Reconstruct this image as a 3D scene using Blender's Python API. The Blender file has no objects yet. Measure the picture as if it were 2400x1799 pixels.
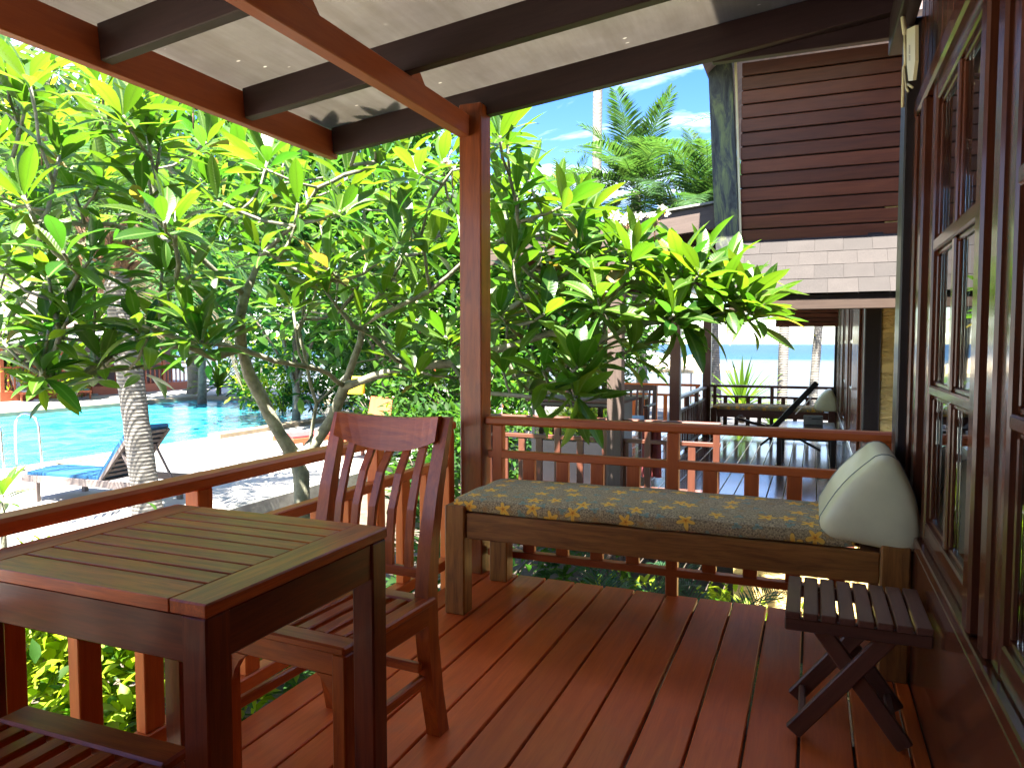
import bpy, math, random
import numpy as np
from mathutils import Vector, Matrix, noise
from mathutils.bvhtree import BVHTree
R = math.radians
PI = math.pi
random.seed(11)
scn = bpy.context.scene
COL = scn.collection

# ------------------------------------------------------------------ camera, sky, sun, exposure
F_PX, CX, CY, EYE = 1720., 1200., 899.5, 1.2
YAW = math.atan((1905 - CX) / F_PX)
PITCH = math.atan((CY - 806) / F_PX)
cam_d = bpy.data.cameras.new('camera')
cam_d.sensor_width = 36
cam_d.sensor_fit = 'HORIZONTAL'
cam_d.lens = F_PX / 2400 * 36
cam_d.clip_start = .05
cam_d.clip_end = 20000
cam = bpy.data.objects.new('camera', cam_d)
COL.objects.link(cam)
cam.location = (0, 0, EYE)
cam.rotation_euler = (PI / 2 - PITCH, 0, YAW)
scn.camera = cam

SUN_EL, SUN_AZ = R(63), R(175)          # azimuth clockwise from +Y
world = bpy.data.worlds.new('World')
scn.world = world
world.use_nodes = True
nt = world.node_tree
nt.nodes.clear()
def N(t, kind, **kw):
    n = t.nodes.new(kind)
    for k, v in kw.items():
        if k in n.inputs: n.inputs[k].default_value = v
        else: setattr(n, k, v)
    return n
sky = N(nt, 'ShaderNodeTexSky', sky_type='NISHITA', sun_disc=False, sun_elevation=SUN_EL, sun_rotation=SUN_AZ,
        air_density=1.0, dust_density=.35, ozone_density=2.6)
tc = N(nt, 'ShaderNodeTexCoord')
sep = N(nt, 'ShaderNodeSeparateXYZ')
nt.links.new(tc.outputs['Generated'], sep.inputs[0])
zc = N(nt, 'ShaderNodeMath', operation='ADD')
zc.inputs[1].default_value = .12
nt.links.new(sep.outputs['Z'], zc.inputs[0])
dv = N(nt, 'ShaderNodeVectorMath', operation='DIVIDE')
cmb = N(nt, 'ShaderNodeCombineXYZ')
for i in range(3): nt.links.new(zc.outputs[0], cmb.inputs[i])
nt.links.new(tc.outputs['Generated'], dv.inputs[0])
nt.links.new(cmb.outputs[0], dv.inputs[1])
mp = N(nt, 'ShaderNodeMapping')
mp.inputs['Scale'].default_value = (.75, 1.5, 1)
mp.inputs['Rotation'].default_value = (0, 0, R(24))
nt.links.new(dv.outputs[0], mp.inputs[0])
cn = N(nt, 'ShaderNodeTexNoise', Scale=1.25, Detail=9, Roughness=.6, Distortion=.5)
nt.links.new(mp.outputs[0], cn.inputs['Vector'])
cr = N(nt, 'ShaderNodeValToRGB')
cr.color_ramp.elements[0].position = .47
cr.color_ramp.elements[1].position = .86
nt.links.new(cn.outputs['Fac'], cr.inputs[0])
cmix = N(nt, 'ShaderNodeMix', data_type='RGBA')
cmix.inputs[7].default_value = (10.5, 11, 11.8, 1)
cf = N(nt, 'ShaderNodeMath', operation='MULTIPLY')
cf.inputs[1].default_value = .8
nt.links.new(cr.outputs[0], cf.inputs[0])
nt.links.new(cf.outputs[0], cmix.inputs[0])
shs = N(nt, 'ShaderNodeHueSaturation', Saturation=1.36, Value=.5, Hue=.52)
nt.links.new(sky.outputs[0], shs.inputs['Color'])
nt.links.new(shs.outputs[0], cmix.inputs[6])
bg = N(nt, 'ShaderNodeBackground', Strength=.05)
nt.links.new(cmix.outputs[2], bg.inputs[0])
wo = N(nt, 'ShaderNodeOutputWorld')
nt.links.new(bg.outputs[0], wo.inputs[0])

sun_d = bpy.data.lights.new('sun', 'SUN')
sun_d.energy = 2.9
sun_d.angle = R(.53)
sun_d.color = (1, .955, .88)
sun = bpy.data.objects.new('sun', sun_d)
COL.objects.link(sun)
to_sun = Vector((math.sin(SUN_AZ) * math.cos(SUN_EL), math.cos(SUN_AZ) * math.cos(SUN_EL), math.sin(SUN_EL)))
sun.rotation_euler = to_sun.to_track_quat('Z', 'Y').to_euler()
sun.location = to_sun * 30

scn.view_settings.view_transform = 'Standard'
scn.view_settings.look = 'None'
scn.view_settings.gamma = 1
scn.view_settings.use_curve_mapping = False
scn.view_settings.exposure = 4.3
scn.render.engine = 'CYCLES'
scn.cycles.use_denoising = True
scn.cycles.max_bounces = 10
scn.cycles.diffuse_bounces = 5
scn.cycles.transparent_max_bounces = 12
scn.cycles.sample_clamp_indirect = 12

# ------------------------------------------------------------------ photograph geometry -> metres
fwd = Vector((-math.sin(YAW) * math.cos(PITCH), math.cos(YAW) * math.cos(PITCH), -math.sin(PITCH)))
rgt = Vector((math.cos(YAW), math.sin(YAW), 0))
upv = rgt.cross(fwd)
EYEV = Vector((0, 0, EYE))
def ray(x, y): return fwd + rgt * ((x - CX) / F_PX) + upv * ((CY - y) / F_PX)
def dep(x, y, d): return EYEV + ray(x, y) * d
def onz(x, y, z):
    d = ray(x, y)
    return EYEV + d * ((z - EYE) / d.z)
def proj(p):
    v = Vector(p) - EYEV
    z = v.dot(fwd)
    return CX + F_PX * v.dot(rgt) / z, CY - F_PX * v.dot(upv) / z, z

# ------------------------------------------------------------------ materials
def mat(name):
    m = bpy.data.materials.new(name)
    m.use_nodes = True
    m.node_tree.nodes.clear()
    return m, m.node_tree
def L(t, a, b): t.links.new(a, b)
def ramp(t, stops, src=None):
    n = t.nodes.new('ShaderNodeValToRGB')
    e = n.color_ramp.elements
    while len(e) < len(stops): e.new(.5)
    for i, (p, c) in enumerate(stops):
        e[i].position = p
        e[i].color = (*c, 1) if len(c) == 3 else c
    if src is not None: L(t, src, n.inputs[0])
    return n
def mapped(t, scale, kind='Object', rand=True):
    tcn = N(t, 'ShaderNodeTexCoord')
    m = N(t, 'ShaderNodeMapping')
    m.inputs['Scale'].default_value = scale
    L(t, tcn.outputs[kind], m.inputs['Vector'])
    if rand:
        oi = N(t, 'ShaderNodeObjectInfo')
        mu = N(t, 'ShaderNodeMath', operation='MULTIPLY')
        mu.inputs[1].default_value = 37.
        L(t, oi.outputs['Random'], mu.inputs[0])
        L(t, mu.outputs[0], m.inputs['Location'])
    return m
def bumpn(t, h, strength, dist=.01):
    b = N(t, 'ShaderNodeBump', Strength=strength, Distance=dist)
    L(t, h, b.inputs['Height'])
    return b
def hsv_var(t, col, amount_v=.25, amount_h=.02):
    oi = N(t, 'ShaderNodeObjectInfo')
    h = N(t, 'ShaderNodeHueSaturation')
    a = N(t, 'ShaderNodeMapRange')
    a.inputs['To Min'].default_value = 1 - amount_v
    a.inputs['To Max'].default_value = 1 + amount_v
    L(t, oi.outputs['Random'], a.inputs['Value'])
    L(t, a.outputs[0], h.inputs['Value'])
    L(t, col, h.inputs['Color'])
    return h.outputs[0]
def out(t, sh):
    o = N(t, 'ShaderNodeOutputMaterial')
    L(t, sh, o.inputs[0])

def wood(name, c0, c1, rough=.4, coat=0., grain=1., var=.14, scale=(1.1, 11, 11), bump=.12, wear=0., wearc=(.3, .25, .2)):
    m, t = mat(name)
    mpn = mapped(t, scale)
    n1 = N(t, 'ShaderNodeTexNoise', Scale=3.2, Detail=6, Roughness=.62, Distortion=.8)
    L(t, mpn.outputs[0], n1.inputs['Vector'])
    mp2 = mapped(t, (scale[0] * 3, scale[1] * 7, scale[2] * 7))
    n2 = N(t, 'ShaderNodeTexNoise', Scale=3.5, Detail=4, Roughness=.6)
    L(t, mp2.outputs[0], n2.inputs['Vector'])
    mx = N(t, 'ShaderNodeMath', operation='MULTIPLY_ADD')
    mx.inputs[1].default_value = .3
    L(t, n2.outputs['Fac'], mx.inputs[0])
    sc = N(t, 'ShaderNodeMath', operation='MULTIPLY')
    sc.inputs[1].default_value = .72
    L(t, n1.outputs['Fac'], sc.inputs[0])
    L(t, sc.outputs[0], mx.inputs[2])
    lo, hi = .5 - .2 / grain, .5 + .2 / grain
    r = ramp(t, [(max(0, lo), c0), (min(1, hi), c1)], mx.outputs[0])
    col = hsv_var(t, r.outputs[0], var)
    if wear:
        mp3 = mapped(t, (2.2, 2.2, 2.2))
        n3 = N(t, 'ShaderNodeTexNoise', Scale=2.4, Detail=8, Roughness=.7)
        L(t, mp3.outputs[0], n3.inputs['Vector'])
        r3 = ramp(t, [(.55, (0, 0, 0)), (.75, (wear,) * 3)], n3.outputs['Fac'])
        mw = N(t, 'ShaderNodeMix', data_type='RGBA')
        mw.inputs[7].default_value = (*wearc, 1)
        L(t, r3.outputs[0], mw.inputs[0])
        L(t, col, mw.inputs[6])
        col = mw.outputs[2]
    p = N(t, 'ShaderNodeBsdfPrincipled')
    p.inputs['Specular IOR Level'].default_value = .34
    p.inputs['Coat Weight'].default_value = coat
    p.inputs['Coat Roughness'].default_value = .08
    L(t, col, p.inputs['Base Color'])
    mpr = mapped(t, (1.5, 4, 4))
    nr = N(t, 'ShaderNodeTexNoise', Scale=2.5, Detail=5, Roughness=.6)
    L(t, mpr.outputs[0], nr.inputs['Vector'])
    rr = N(t, 'ShaderNodeMapRange')
    rr.inputs['To Min'].default_value = rough * .72
    rr.inputs['To Max'].default_value = min(1, rough * 1.35)
    L(t, nr.outputs['Fac'], rr.inputs['Value'])
    L(t, rr.outputs[0], p.inputs['Roughness'])
    b = bumpn(t, mx.outputs[0], bump, .004)
    L(t, b.outputs[0], p.inputs['Normal'])
    L(t, b.outputs[0], p.inputs['Coat Normal'])
    out(t, p.outputs[0])
    return m

def plain(name, c, rough=.6, noise_amt=.12, nscale=6, metal=0., bump=0., bscale=40, spec=.5, kind='Object', coat=0.):
    m, t = mat(name)
    mpn = mapped(t, (1, 1, 1), kind)
    n1 = N(t, 'ShaderNodeTexNoise', Scale=nscale, Detail=7, Roughness=.62)
    L(t, mpn.outputs[0], n1.inputs['Vector'])
    a = tuple(max(0, x * (1 - noise_amt * 1.6)) for x in c)
    b_ = tuple(min(1, x * (1 + noise_amt * 1.6)) for x in c)
    r = ramp(t, [(.25, a), (.75, b_)], n1.outputs['Fac'])
    p = N(t, 'ShaderNodeBsdfPrincipled', Roughness=rough, Metallic=metal)
    p.inputs['Specular IOR Level'].default_value = spec
    p.inputs['Coat Weight'].default_value = coat
    L(t, hsv_var(t, r.outputs[0], .05), p.inputs['Base Color'])
    if bump:
        n2 = N(t, 'ShaderNodeTexNoise', Scale=bscale, Detail=6, Roughness=.65)
        L(t, mpn.outputs[0], n2.inputs['Vector'])
        L(t, bumpn(t, n2.outputs['Fac'], bump, .02).outputs[0], p.inputs['Normal'])
    out(t, p.outputs[0])
    return m

def leafm(name, c, tr, rough=.38, mixf=.54, rib=(.16, .25, .06), var=.3, ribs=True):
    m, t = mat(name)
    g = N(t, 'ShaderNodeNewGeometry')
    oi = N(t, 'ShaderNodeObjectInfo')
    ad = N(t, 'ShaderNodeMath', operation='ADD')
    L(t, g.outputs['Random Per Island'], ad.inputs[0])
    L(t, oi.outputs['Random'], ad.inputs[1])
    fr = N(t, 'ShaderNodeMath', operation='FRACT')
    L(t, ad.outputs[0], fr.inputs[0])
    def vary(col):
        h = N(t, 'ShaderNodeHueSaturation')
        a = N(t, 'ShaderNodeMapRange')
        a.inputs['To Min'].default_value = 1 - var
        a.inputs['To Max'].default_value = 1 + var
        L(t, fr.outputs[0], a.inputs['Value'])
        L(t, a.outputs[0], h.inputs['Value'])
        wn = N(t, 'ShaderNodeTexWhiteNoise', noise_dimensions='1D')
        L(t, fr.outputs[0], wn.inputs['W'])
        b = N(t, 'ShaderNodeMapRange')
        b.inputs['To Min'].default_value = .484
        b.inputs['To Max'].default_value = .516
        L(t, wn.outputs['Value'], b.inputs['Value'])
        L(t, b.outputs[0], h.inputs['Hue'])
        if isinstance(col, tuple): h.inputs['Color'].default_value = (*col, 1)
        else: L(t, col, h.inputs['Color'])
        return h.outputs[0]
    p = N(t, 'ShaderNodeBsdfPrincipled', Roughness=rough)
    p.inputs['Specular IOR Level'].default_value = .5 if ribs else .28
    tb = N(t, 'ShaderNodeBsdfTranslucent')
    if ribs:
        at = N(t, 'ShaderNodeAttribute', attribute_name='lv')
        sp = N(t, 'ShaderNodeSeparateXYZ')
        L(t, at.outputs['Vector'], sp.inputs[0])
        rb = ramp(t, [(0, (1, 1, 1)), (.09, (.85,) * 3), (.16, (0, 0, 0))], sp.outputs['Y'])
        w1 = N(t, 'ShaderNodeMath', operation='MULTIPLY_ADD')
        w1.inputs[1].default_value = 95
        L(t, sp.outputs['X'], w1.inputs[0])
        w2 = N(t, 'ShaderNodeMath', operation='MULTIPLY')
        w2.inputs[1].default_value = -7
        L(t, sp.outputs['Y'], w2.inputs[0])
        L(t, w2.outputs[0], w1.inputs[2])
        sn = N(t, 'ShaderNodeMath', operation='SINE')
        L(t, w1.outputs[0], sn.inputs[0])
        L(t, bumpn(t, sn.outputs[0], .1, .004).outputs[0], p.inputs['Normal'])
        vein = ramp(t, [(.86, (0, 0, 0)), (1, (.13,) * 3)], None)
        mr = N(t, 'ShaderNodeMapRange')
        mr.inputs['From Min'].default_value = -1
        L(t, sn.outputs[0], mr.inputs['Value'])
        L(t, mr.outputs[0], vein.inputs[0])
        mxv = N(t, 'ShaderNodeMath', operation='MAXIMUM')
        L(t, rb.outputs[0], mxv.inputs[0])
        L(t, vein.outputs[0], mxv.inputs[1])
        def ribbed(a, b):
            mm = N(t, 'ShaderNodeMix', data_type='RGBA')
            L(t, mxv.outputs[0], mm.inputs[0])
            mm.inputs[6].default_value = (*a, 1)
            mm.inputs[7].default_value = (*b, 1)
            return mm.outputs[2]
        L(t, vary(ribbed(c, rib)), p.inputs['Base Color'])
        L(t, vary(ribbed(tr, tuple(x * .75 for x in tr))), tb.inputs[0])
    else:
        L(t, vary(c), p.inputs['Base Color'])
        L(t, vary(tr), tb.inputs[0])
    mx = N(t, 'ShaderNodeMixShader')
    mx.inputs[0].default_value = mixf
    L(t, p.outputs[0], mx.inputs[1])
    L(t, tb.outputs[0], mx.inputs[2])
    out(t, mx.outputs[0])
    return m

M = {}
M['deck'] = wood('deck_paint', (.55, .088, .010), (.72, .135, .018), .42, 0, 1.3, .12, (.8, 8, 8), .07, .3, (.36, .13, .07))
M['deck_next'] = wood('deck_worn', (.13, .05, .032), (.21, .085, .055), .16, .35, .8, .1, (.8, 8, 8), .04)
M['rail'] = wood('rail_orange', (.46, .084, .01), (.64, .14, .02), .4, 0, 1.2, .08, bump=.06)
M['rail_shaded'] = wood('rail_orange_shaded', (.29, .056, .01), (.42, .094, .016), .4, 0, 1.2, .08)  # browner copy of the rail paint, shade at this end put into the colour
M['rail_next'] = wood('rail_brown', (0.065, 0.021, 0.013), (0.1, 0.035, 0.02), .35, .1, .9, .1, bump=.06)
M['table_shaded'] = wood('table_varnish_shaded', (.09, .014, .005), (.21, .038, .009), .32, .1, 1.4, .14, bump=.05)  # legs and aprons, shade put into the colour, darker than the worn top
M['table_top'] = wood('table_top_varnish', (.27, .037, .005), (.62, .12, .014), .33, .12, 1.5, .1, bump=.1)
M['chair'] = wood('chair_varnish', (.26, .04, .005), (.5, .105, .011), .36, .04, 1.4, .1, bump=.05)
M['bed'] = wood('bed_teak', (.13, .043, .009), (.32, .125, .026), .4, 0, 1.4, .12, bump=.06)
M['stool'] = wood('stool_wood', (.07, .026, .014), (.14, .052, .028), .42, .05, 1., .15)
M['post'] = wood('post_wood', (.13, .026, .005), (.27, .062, .01), .34, .05, 1.4, .08, bump=.07)
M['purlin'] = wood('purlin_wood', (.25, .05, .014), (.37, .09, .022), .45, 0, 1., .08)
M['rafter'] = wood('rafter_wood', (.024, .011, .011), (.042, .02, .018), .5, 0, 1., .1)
M['wall'] = wood('wall_varnish', (0.0467, 0.011, 0.0051), (0.102, 0.0289, 0.0119), .22, .35, 1., .12, bump=.03)
M['wall_black'] = wood('corner_wood', (.012, .009, .009), (.022, .015, .014), .4, .1, 1., .1)
M['clad'] = wood('cladding_wood', (.068, .018, .008), (.135, .039, .015), .48, .05, 1., .26, (.7, 9, 9))
M['eave'] = wood('eave_wood', (0.027, 0.0156, 0.0108), (0.048, 0.03, 0.0204), .6, 0, 1., .1)
M['fascia'] = wood('fascia_wood', (.05, .034, .027), (.085, .06, .048), .6, 0, 1., .1)
M['farwood'] = wood('orange_wood', (0.2214, 0.0492, 0.0197), (0.2952, 0.082, 0.0328), .5, 0, 1., .12)
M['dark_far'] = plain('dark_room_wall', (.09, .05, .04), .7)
M['grey_wood'] = wood('lounger_wood', (0.0853, 0.0667, 0.0587), (0.144, 0.1173, 0.1066), .6, 0, 1., .1)
M['cream'] = plain('cream_plastic', (.62, .55, .3), .4, .06)
M['print'] = plain('print_ink', (.12, .08, .05), .6)
M['black_metal'] = plain('black_metal', (.012, .012, .014), .35)
M['steel'] = plain('steel', (.6, .6, .62), .18, .03, metal=1.)
M['white'] = plain('white_cloth', (0.3526, 0.3526, 0.3385), .8, .05)
M['white_mark'] = plain('white_mark', (.75, .75, .75), .6)
M['towel'] = plain('grey_towel', (.33, .32, .33), .95, .3, 30, bump=.5, bscale=160)
M['blue'] = plain('blue_canvas', (0.0079, 0.0793, 0.1746), .75, .12, 5, bump=.2, bscale=9)
M['teal'] = plain('teal_canvas', (0.0148, 0.1394, 0.1558), .75, .12)
M['red_cloth'] = plain('red_cloth', (.2, .035, .035), .8, .25)
M['yellow'] = plain('yellow_cloth', (.75, .55, .02), .7, .1)
M['pillow'] = plain('pillow_vinyl', (.7, .635, .37), .42, .05, 7, bump=.16, bscale=7)
M['piping'] = plain('pillow_piping', (.2, .21, .17), .5)
M['curtain'] = plain('curtain_cloth', (.58, .63, .47), .9, .1)
M['terrace'] = plain('terrace_concrete', (0.328, 0.3075, 0.2788), .75, .13, 2.2, bump=.15, bscale=60)
M['coping'] = plain('coping_stone', (0.2116, 0.1622, 0.1058), .7, .12, 5)
M['kerb'] = plain('kerb_concrete', (0.1804, 0.1763, 0.1558), .85, .3, 5, bump=.3, bscale=30)
M['soil'] = plain('soil', (.075, .055, .038), .95, .35, 7, bump=.6, bscale=30)
M['sand'] = plain('sand', (0.0705, 0.0663, 0.0578), .9, .1, 1.5, bump=.2, bscale=20)
M['gravel'] = plain('white_gravel', (.6, .59, .56), .85, .45, 30, bump=.8, bscale=50)
M['thatch'] = plain('thatch', (.5, .4, .26), .9, .3, 14, bump=.5, bscale=40)
M['boot'] = plain('palm_fibre', (.17, .095, .05), .95, .5, 18, bump=.9, bscale=40)
M['bark'] = plain('plumeria_bark', (.16, .155, .105), .8, .42, 13, bump=.55, bscale=45)
M['bark_far'] = plain('bark_far', (.12, .1, .075), .9, .35, 10)
M['dry'] = leafm('dry_frond', (.4, .33, .2), (.3, .25, .12), .6, .35, ribs=False)
M['leaf_a'] = leafm('plumeria_leaf', (.036, .092, .009), (.078, .185, .007))
M['leaf_b'] = leafm('plumeria_leaf_dark', (0.0224, 0.0722, 0.0103), (0.0473, 0.1548, 0.0086), .32)
M['leaf_c'] = leafm('plumeria_leaf_fresh', (.056, .118, .009), (.12, .232, .008))
M['leaf_y'] = leafm('plumeria_leaf_yellow', (0.1834, 0.141, 0.0212), (0.2116, 0.1692, 0.0176), .45)
M['shrub_a'] = leafm('shrub_leaf', (0.0282, 0.074, 0.0099), (0.0776, 0.1834, 0.0113), .62, ribs=False, var=.42)
M['shrub_b'] = leafm('shrub_leaf_dark', (.022, .065, .014), (.06, .17, .016), .58, ribs=False, var=.45)
M['shrub_y'] = leafm('shrub_leaf_lime', (.2, .27, .016), (.36, .5, .016), .5, ribs=False, var=.35)
M['palm'] = leafm('palm_leaflet', (0.0292, 0.0705, 0.0189), (0.0645, 0.1462, 0.0189), .6, .42, ribs=False, var=.35)
M['strap'] = leafm('strap_leaf', (0.0635, 0.1269, 0.0127), (0.134, 0.2398, 0.0141), .38, ribs=False)
M['fern'] = leafm('cycad_leaflet', (.028, .07, .03), (.06, .15, .03), .28, .3, ribs=False)
M['petal'] = leafm('petal_white', (0.3879, 0.3738, 0.3173), (0.2821, 0.268, 0.2116), .5, .3, ribs=False, var=.05)
M['petal_y'] = leafm('petal_yellow', (.8, .5, .06), (.6, .4, .05), .5, .3, ribs=False, var=.05)
M['stalk'] = plain('flower_stalk', (.25, .13, .08), .6)

def m_panel():
    m, t = mat('roof_sheet')
    mpn = mapped(t, (1, 1, 1), 'Object', False)
    n = N(t, 'ShaderNodeTexNoise', Scale=2.2, Detail=8, Roughness=.65)
    L(t, mpn.outputs[0], n.inputs['Vector'])
    mp2 = mapped(t, (7, .7, 1), 'Object', False)
    n2 = N(t, 'ShaderNodeTexNoise', Scale=3, Detail=6, Roughness=.7)
    L(t, mp2.outputs[0], n2.inputs['Vector'])
    r = ramp(t, [(.3, (.245, .226, .2)), (.7, (.32, .3, .27))], n.outputs['Fac'])
    r2 = ramp(t, [(.36, (.84, .82, .79)), (.66, (1, 1, 1))], n2.outputs['Fac'])
    mul = N(t, 'ShaderNodeMix', data_type='RGBA', blend_type='MULTIPLY')
    mul.inputs[0].default_value = .75
    L(t, r.outputs[0], mul.inputs[6])
    L(t, r2.outputs[0], mul.inputs[7])
    v = N(t, 'ShaderNodeTexVoronoi', Scale=5, feature='F1')
    mp3 = mapped(t, (1, 1.9, 1), 'Object', False)
    L(t, mp3.outputs[0], v.inputs['Vector'])
    spk = ramp(t, [(.035, (.9, .85, .72)), (.06, (0, 0, 0))], v.outputs['Distance'])
    ms = N(t, 'ShaderNodeMix', data_type='RGBA', blend_type='SCREEN')
    ms.inputs[0].default_value = .7
    L(t, mul.outputs[2], ms.inputs[6])
    L(t, spk.outputs[0], ms.inputs[7])
    p = N(t, 'ShaderNodeBsdfPrincipled', Roughness=.25)
    L(t, ms.outputs[2], p.inputs['Base Color'])
    tb = N(t, 'ShaderNodeBsdfTranslucent')
    L(t, ms.outputs[2], tb.inputs[0])
    mx = N(t, 'ShaderNodeMixShader')
    mx.inputs[0].default_value = .5
    L(t, p.outputs[0], mx.inputs[1])
    L(t, tb.outputs[0], mx.inputs[2])
    out(t, mx.outputs[0])
    return m
M['panel'] = m_panel()

def m_glass():
    m, t = mat('window_glass')
    gl = N(t, 'ShaderNodeBsdfGlossy', Roughness=.02)
    tr = N(t, 'ShaderNodeBsdfTransparent')
    tr.inputs[0].default_value = (.82, .87, .84, 1)
    fr = N(t, 'ShaderNodeFresnel', IOR=1.9)
    mp_ = N(t, 'ShaderNodeMapRange')
    mp_.inputs['To Min'].default_value = .06
    L(t, fr.outputs[0], mp_.inputs['Value'])
    mx = N(t, 'ShaderNodeMixShader')
    L(t, mp_.outputs[0], mx.inputs[0])
    L(t, tr.outputs[0], mx.inputs[1])
    L(t, gl.outputs[0], mx.inputs[2])
    out(t, mx.outputs[0])
    return m
M['glass'] = m_glass()

def m_shingle():
    m, t = mat('asphalt_shingle')
    mpn = mapped(t, (1, 1, 1), 'Object')
    n = N(t, 'ShaderNodeTexNoise', Scale=190, Detail=3, Roughness=.8)
    L(t, mpn.outputs[0], n.inputs['Vector'])
    n2 = N(t, 'ShaderNodeTexNoise', Scale=6, Detail=5, Roughness=.6)
    L(t, mpn.outputs[0], n2.inputs['Vector'])
    r = ramp(t, [(.3, (.013, .0102, .0088)), (.7, (.038, .031, .027))], n.outputs['Fac'])
    r2 = ramp(t, [(.3, (.8, .78, .78)), (.7, (1, 1, 1))], n2.outputs['Fac'])
    mul = N(t, 'ShaderNodeMix', data_type='RGBA', blend_type='MULTIPLY')
    mul.inputs[0].default_value = 1
    L(t, r.outputs[0], mul.inputs[6])
    L(t, r2.outputs[0], mul.inputs[7])
    p = N(t, 'ShaderNodeBsdfPrincipled', Roughness=.9)
    L(t, hsv_var(t, mul.outputs[2], .16), p.inputs['Base Color'])
    L(t, bumpn(t, n.outputs['Fac'], .5, .004).outputs[0], p.inputs['Normal'])
    out(t, p.outputs[0])
    return m
M['shingle'] = m_shingle()

def m_ochre():
    m, t = mat('ochre_plaster')
    mpn = mapped(t, (1, 1, 1), 'Object', False)
    mp2 = mapped(t, (2.2, 2.2, 8), 'Object', False)
    n = N(t, 'ShaderNodeTexNoise', Scale=1.6, Detail=5, Roughness=.6, Distortion=.9)
    L(t, mp2.outputs[0], n.inputs['Vector'])
    n2 = N(t, 'ShaderNodeTexNoise', Scale=5, Detail=6, Roughness=.6)
    L(t, mpn.outputs[0], n2.inputs['Vector'])
    r = ramp(t, [(.3, (.52, .36, .11)), (.7, (.68, .49, .18))], n2.outputs['Fac'])
    p = N(t, 'ShaderNodeBsdfPrincipled', Roughness=.75)
    L(t, r.outputs[0], p.inputs['Base Color'])
    rb = ramp(t, [(.35, (0, 0, 0)), (.55, (1, 1, 1))], n.outputs['Fac'])
    L(t, bumpn(t, rb.outputs[0], .9, .04).outputs[0], p.inputs['Normal'])
    out(t, p.outputs[0])
    return m
M['ochre'] = m_ochre()

def m_moss():
    m, t = mat('mossy_wood')
    mpn = mapped(t, (1.6, 7, 7))
    n = N(t, 'ShaderNodeTexNoise', Scale=2.2, Detail=8, Roughness=.7, Distortion=.6)
    L(t, mpn.outputs[0], n.inputs['Vector'])
    r = ramp(t, [(.36, (.018, .02, .02)), (.5, (.055, .06, .052)), (.6, (.12, .14, .06)), (.72, (.17, .2, .07))], n.outputs['Fac'])
    p = N(t, 'ShaderNodeBsdfPrincipled', Roughness=.85)
    L(t, r.outputs[0], p.inputs['Base Color'])
    L(t, bumpn(t, n.outputs['Fac'], .6, .01).outputs[0], p.inputs['Normal'])
    out(t, p.outputs[0])
    return m
M['moss'] = m_moss()

def m_palmtrunk():
    m, t = mat('palm_bark')
    mpn = mapped(t, (1, 1, 1))
    w = N(t, 'ShaderNodeTexWave', wave_type='BANDS', bands_direction='Z', Scale=7, Distortion=1.6, Detail=3)
    w.inputs['Detail Scale'].default_value = 1.1
    L(t, mpn.outputs[0], w.inputs['Vector'])
    n = N(t, 'ShaderNodeTexNoise', Scale=9, Detail=7, Roughness=.7)
    L(t, mpn.outputs[0], n.inputs['Vector'])
    r = ramp(t, [(.04, (.07, .063, .053)), (.3, (.15, .138, .118)), (.8, (.205, .19, .164))], w.outputs['Fac'])
    r2 = ramp(t, [(.3, (.55, .53, .5)), (.65, (1, 1, 1))], n.outputs['Fac'])
    mul = N(t, 'ShaderNodeMix', data_type='RGBA', blend_type='MULTIPLY')
    mul.inputs[0].default_value = 1
    L(t, r.outputs[0], mul.inputs[6])
    L(t, r2.outputs[0], mul.inputs[7])
    p = N(t, 'ShaderNodeBsdfPrincipled', Roughness=.85)
    L(t, mul.outputs[2], p.inputs['Base Color'])
    L(t, bumpn(t, w.outputs['Fac'], .5, .015).outputs[0], p.inputs['Normal'])
    out(t, p.outputs[0])
    return m
M['ptrunk'] = m_palmtrunk()

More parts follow.
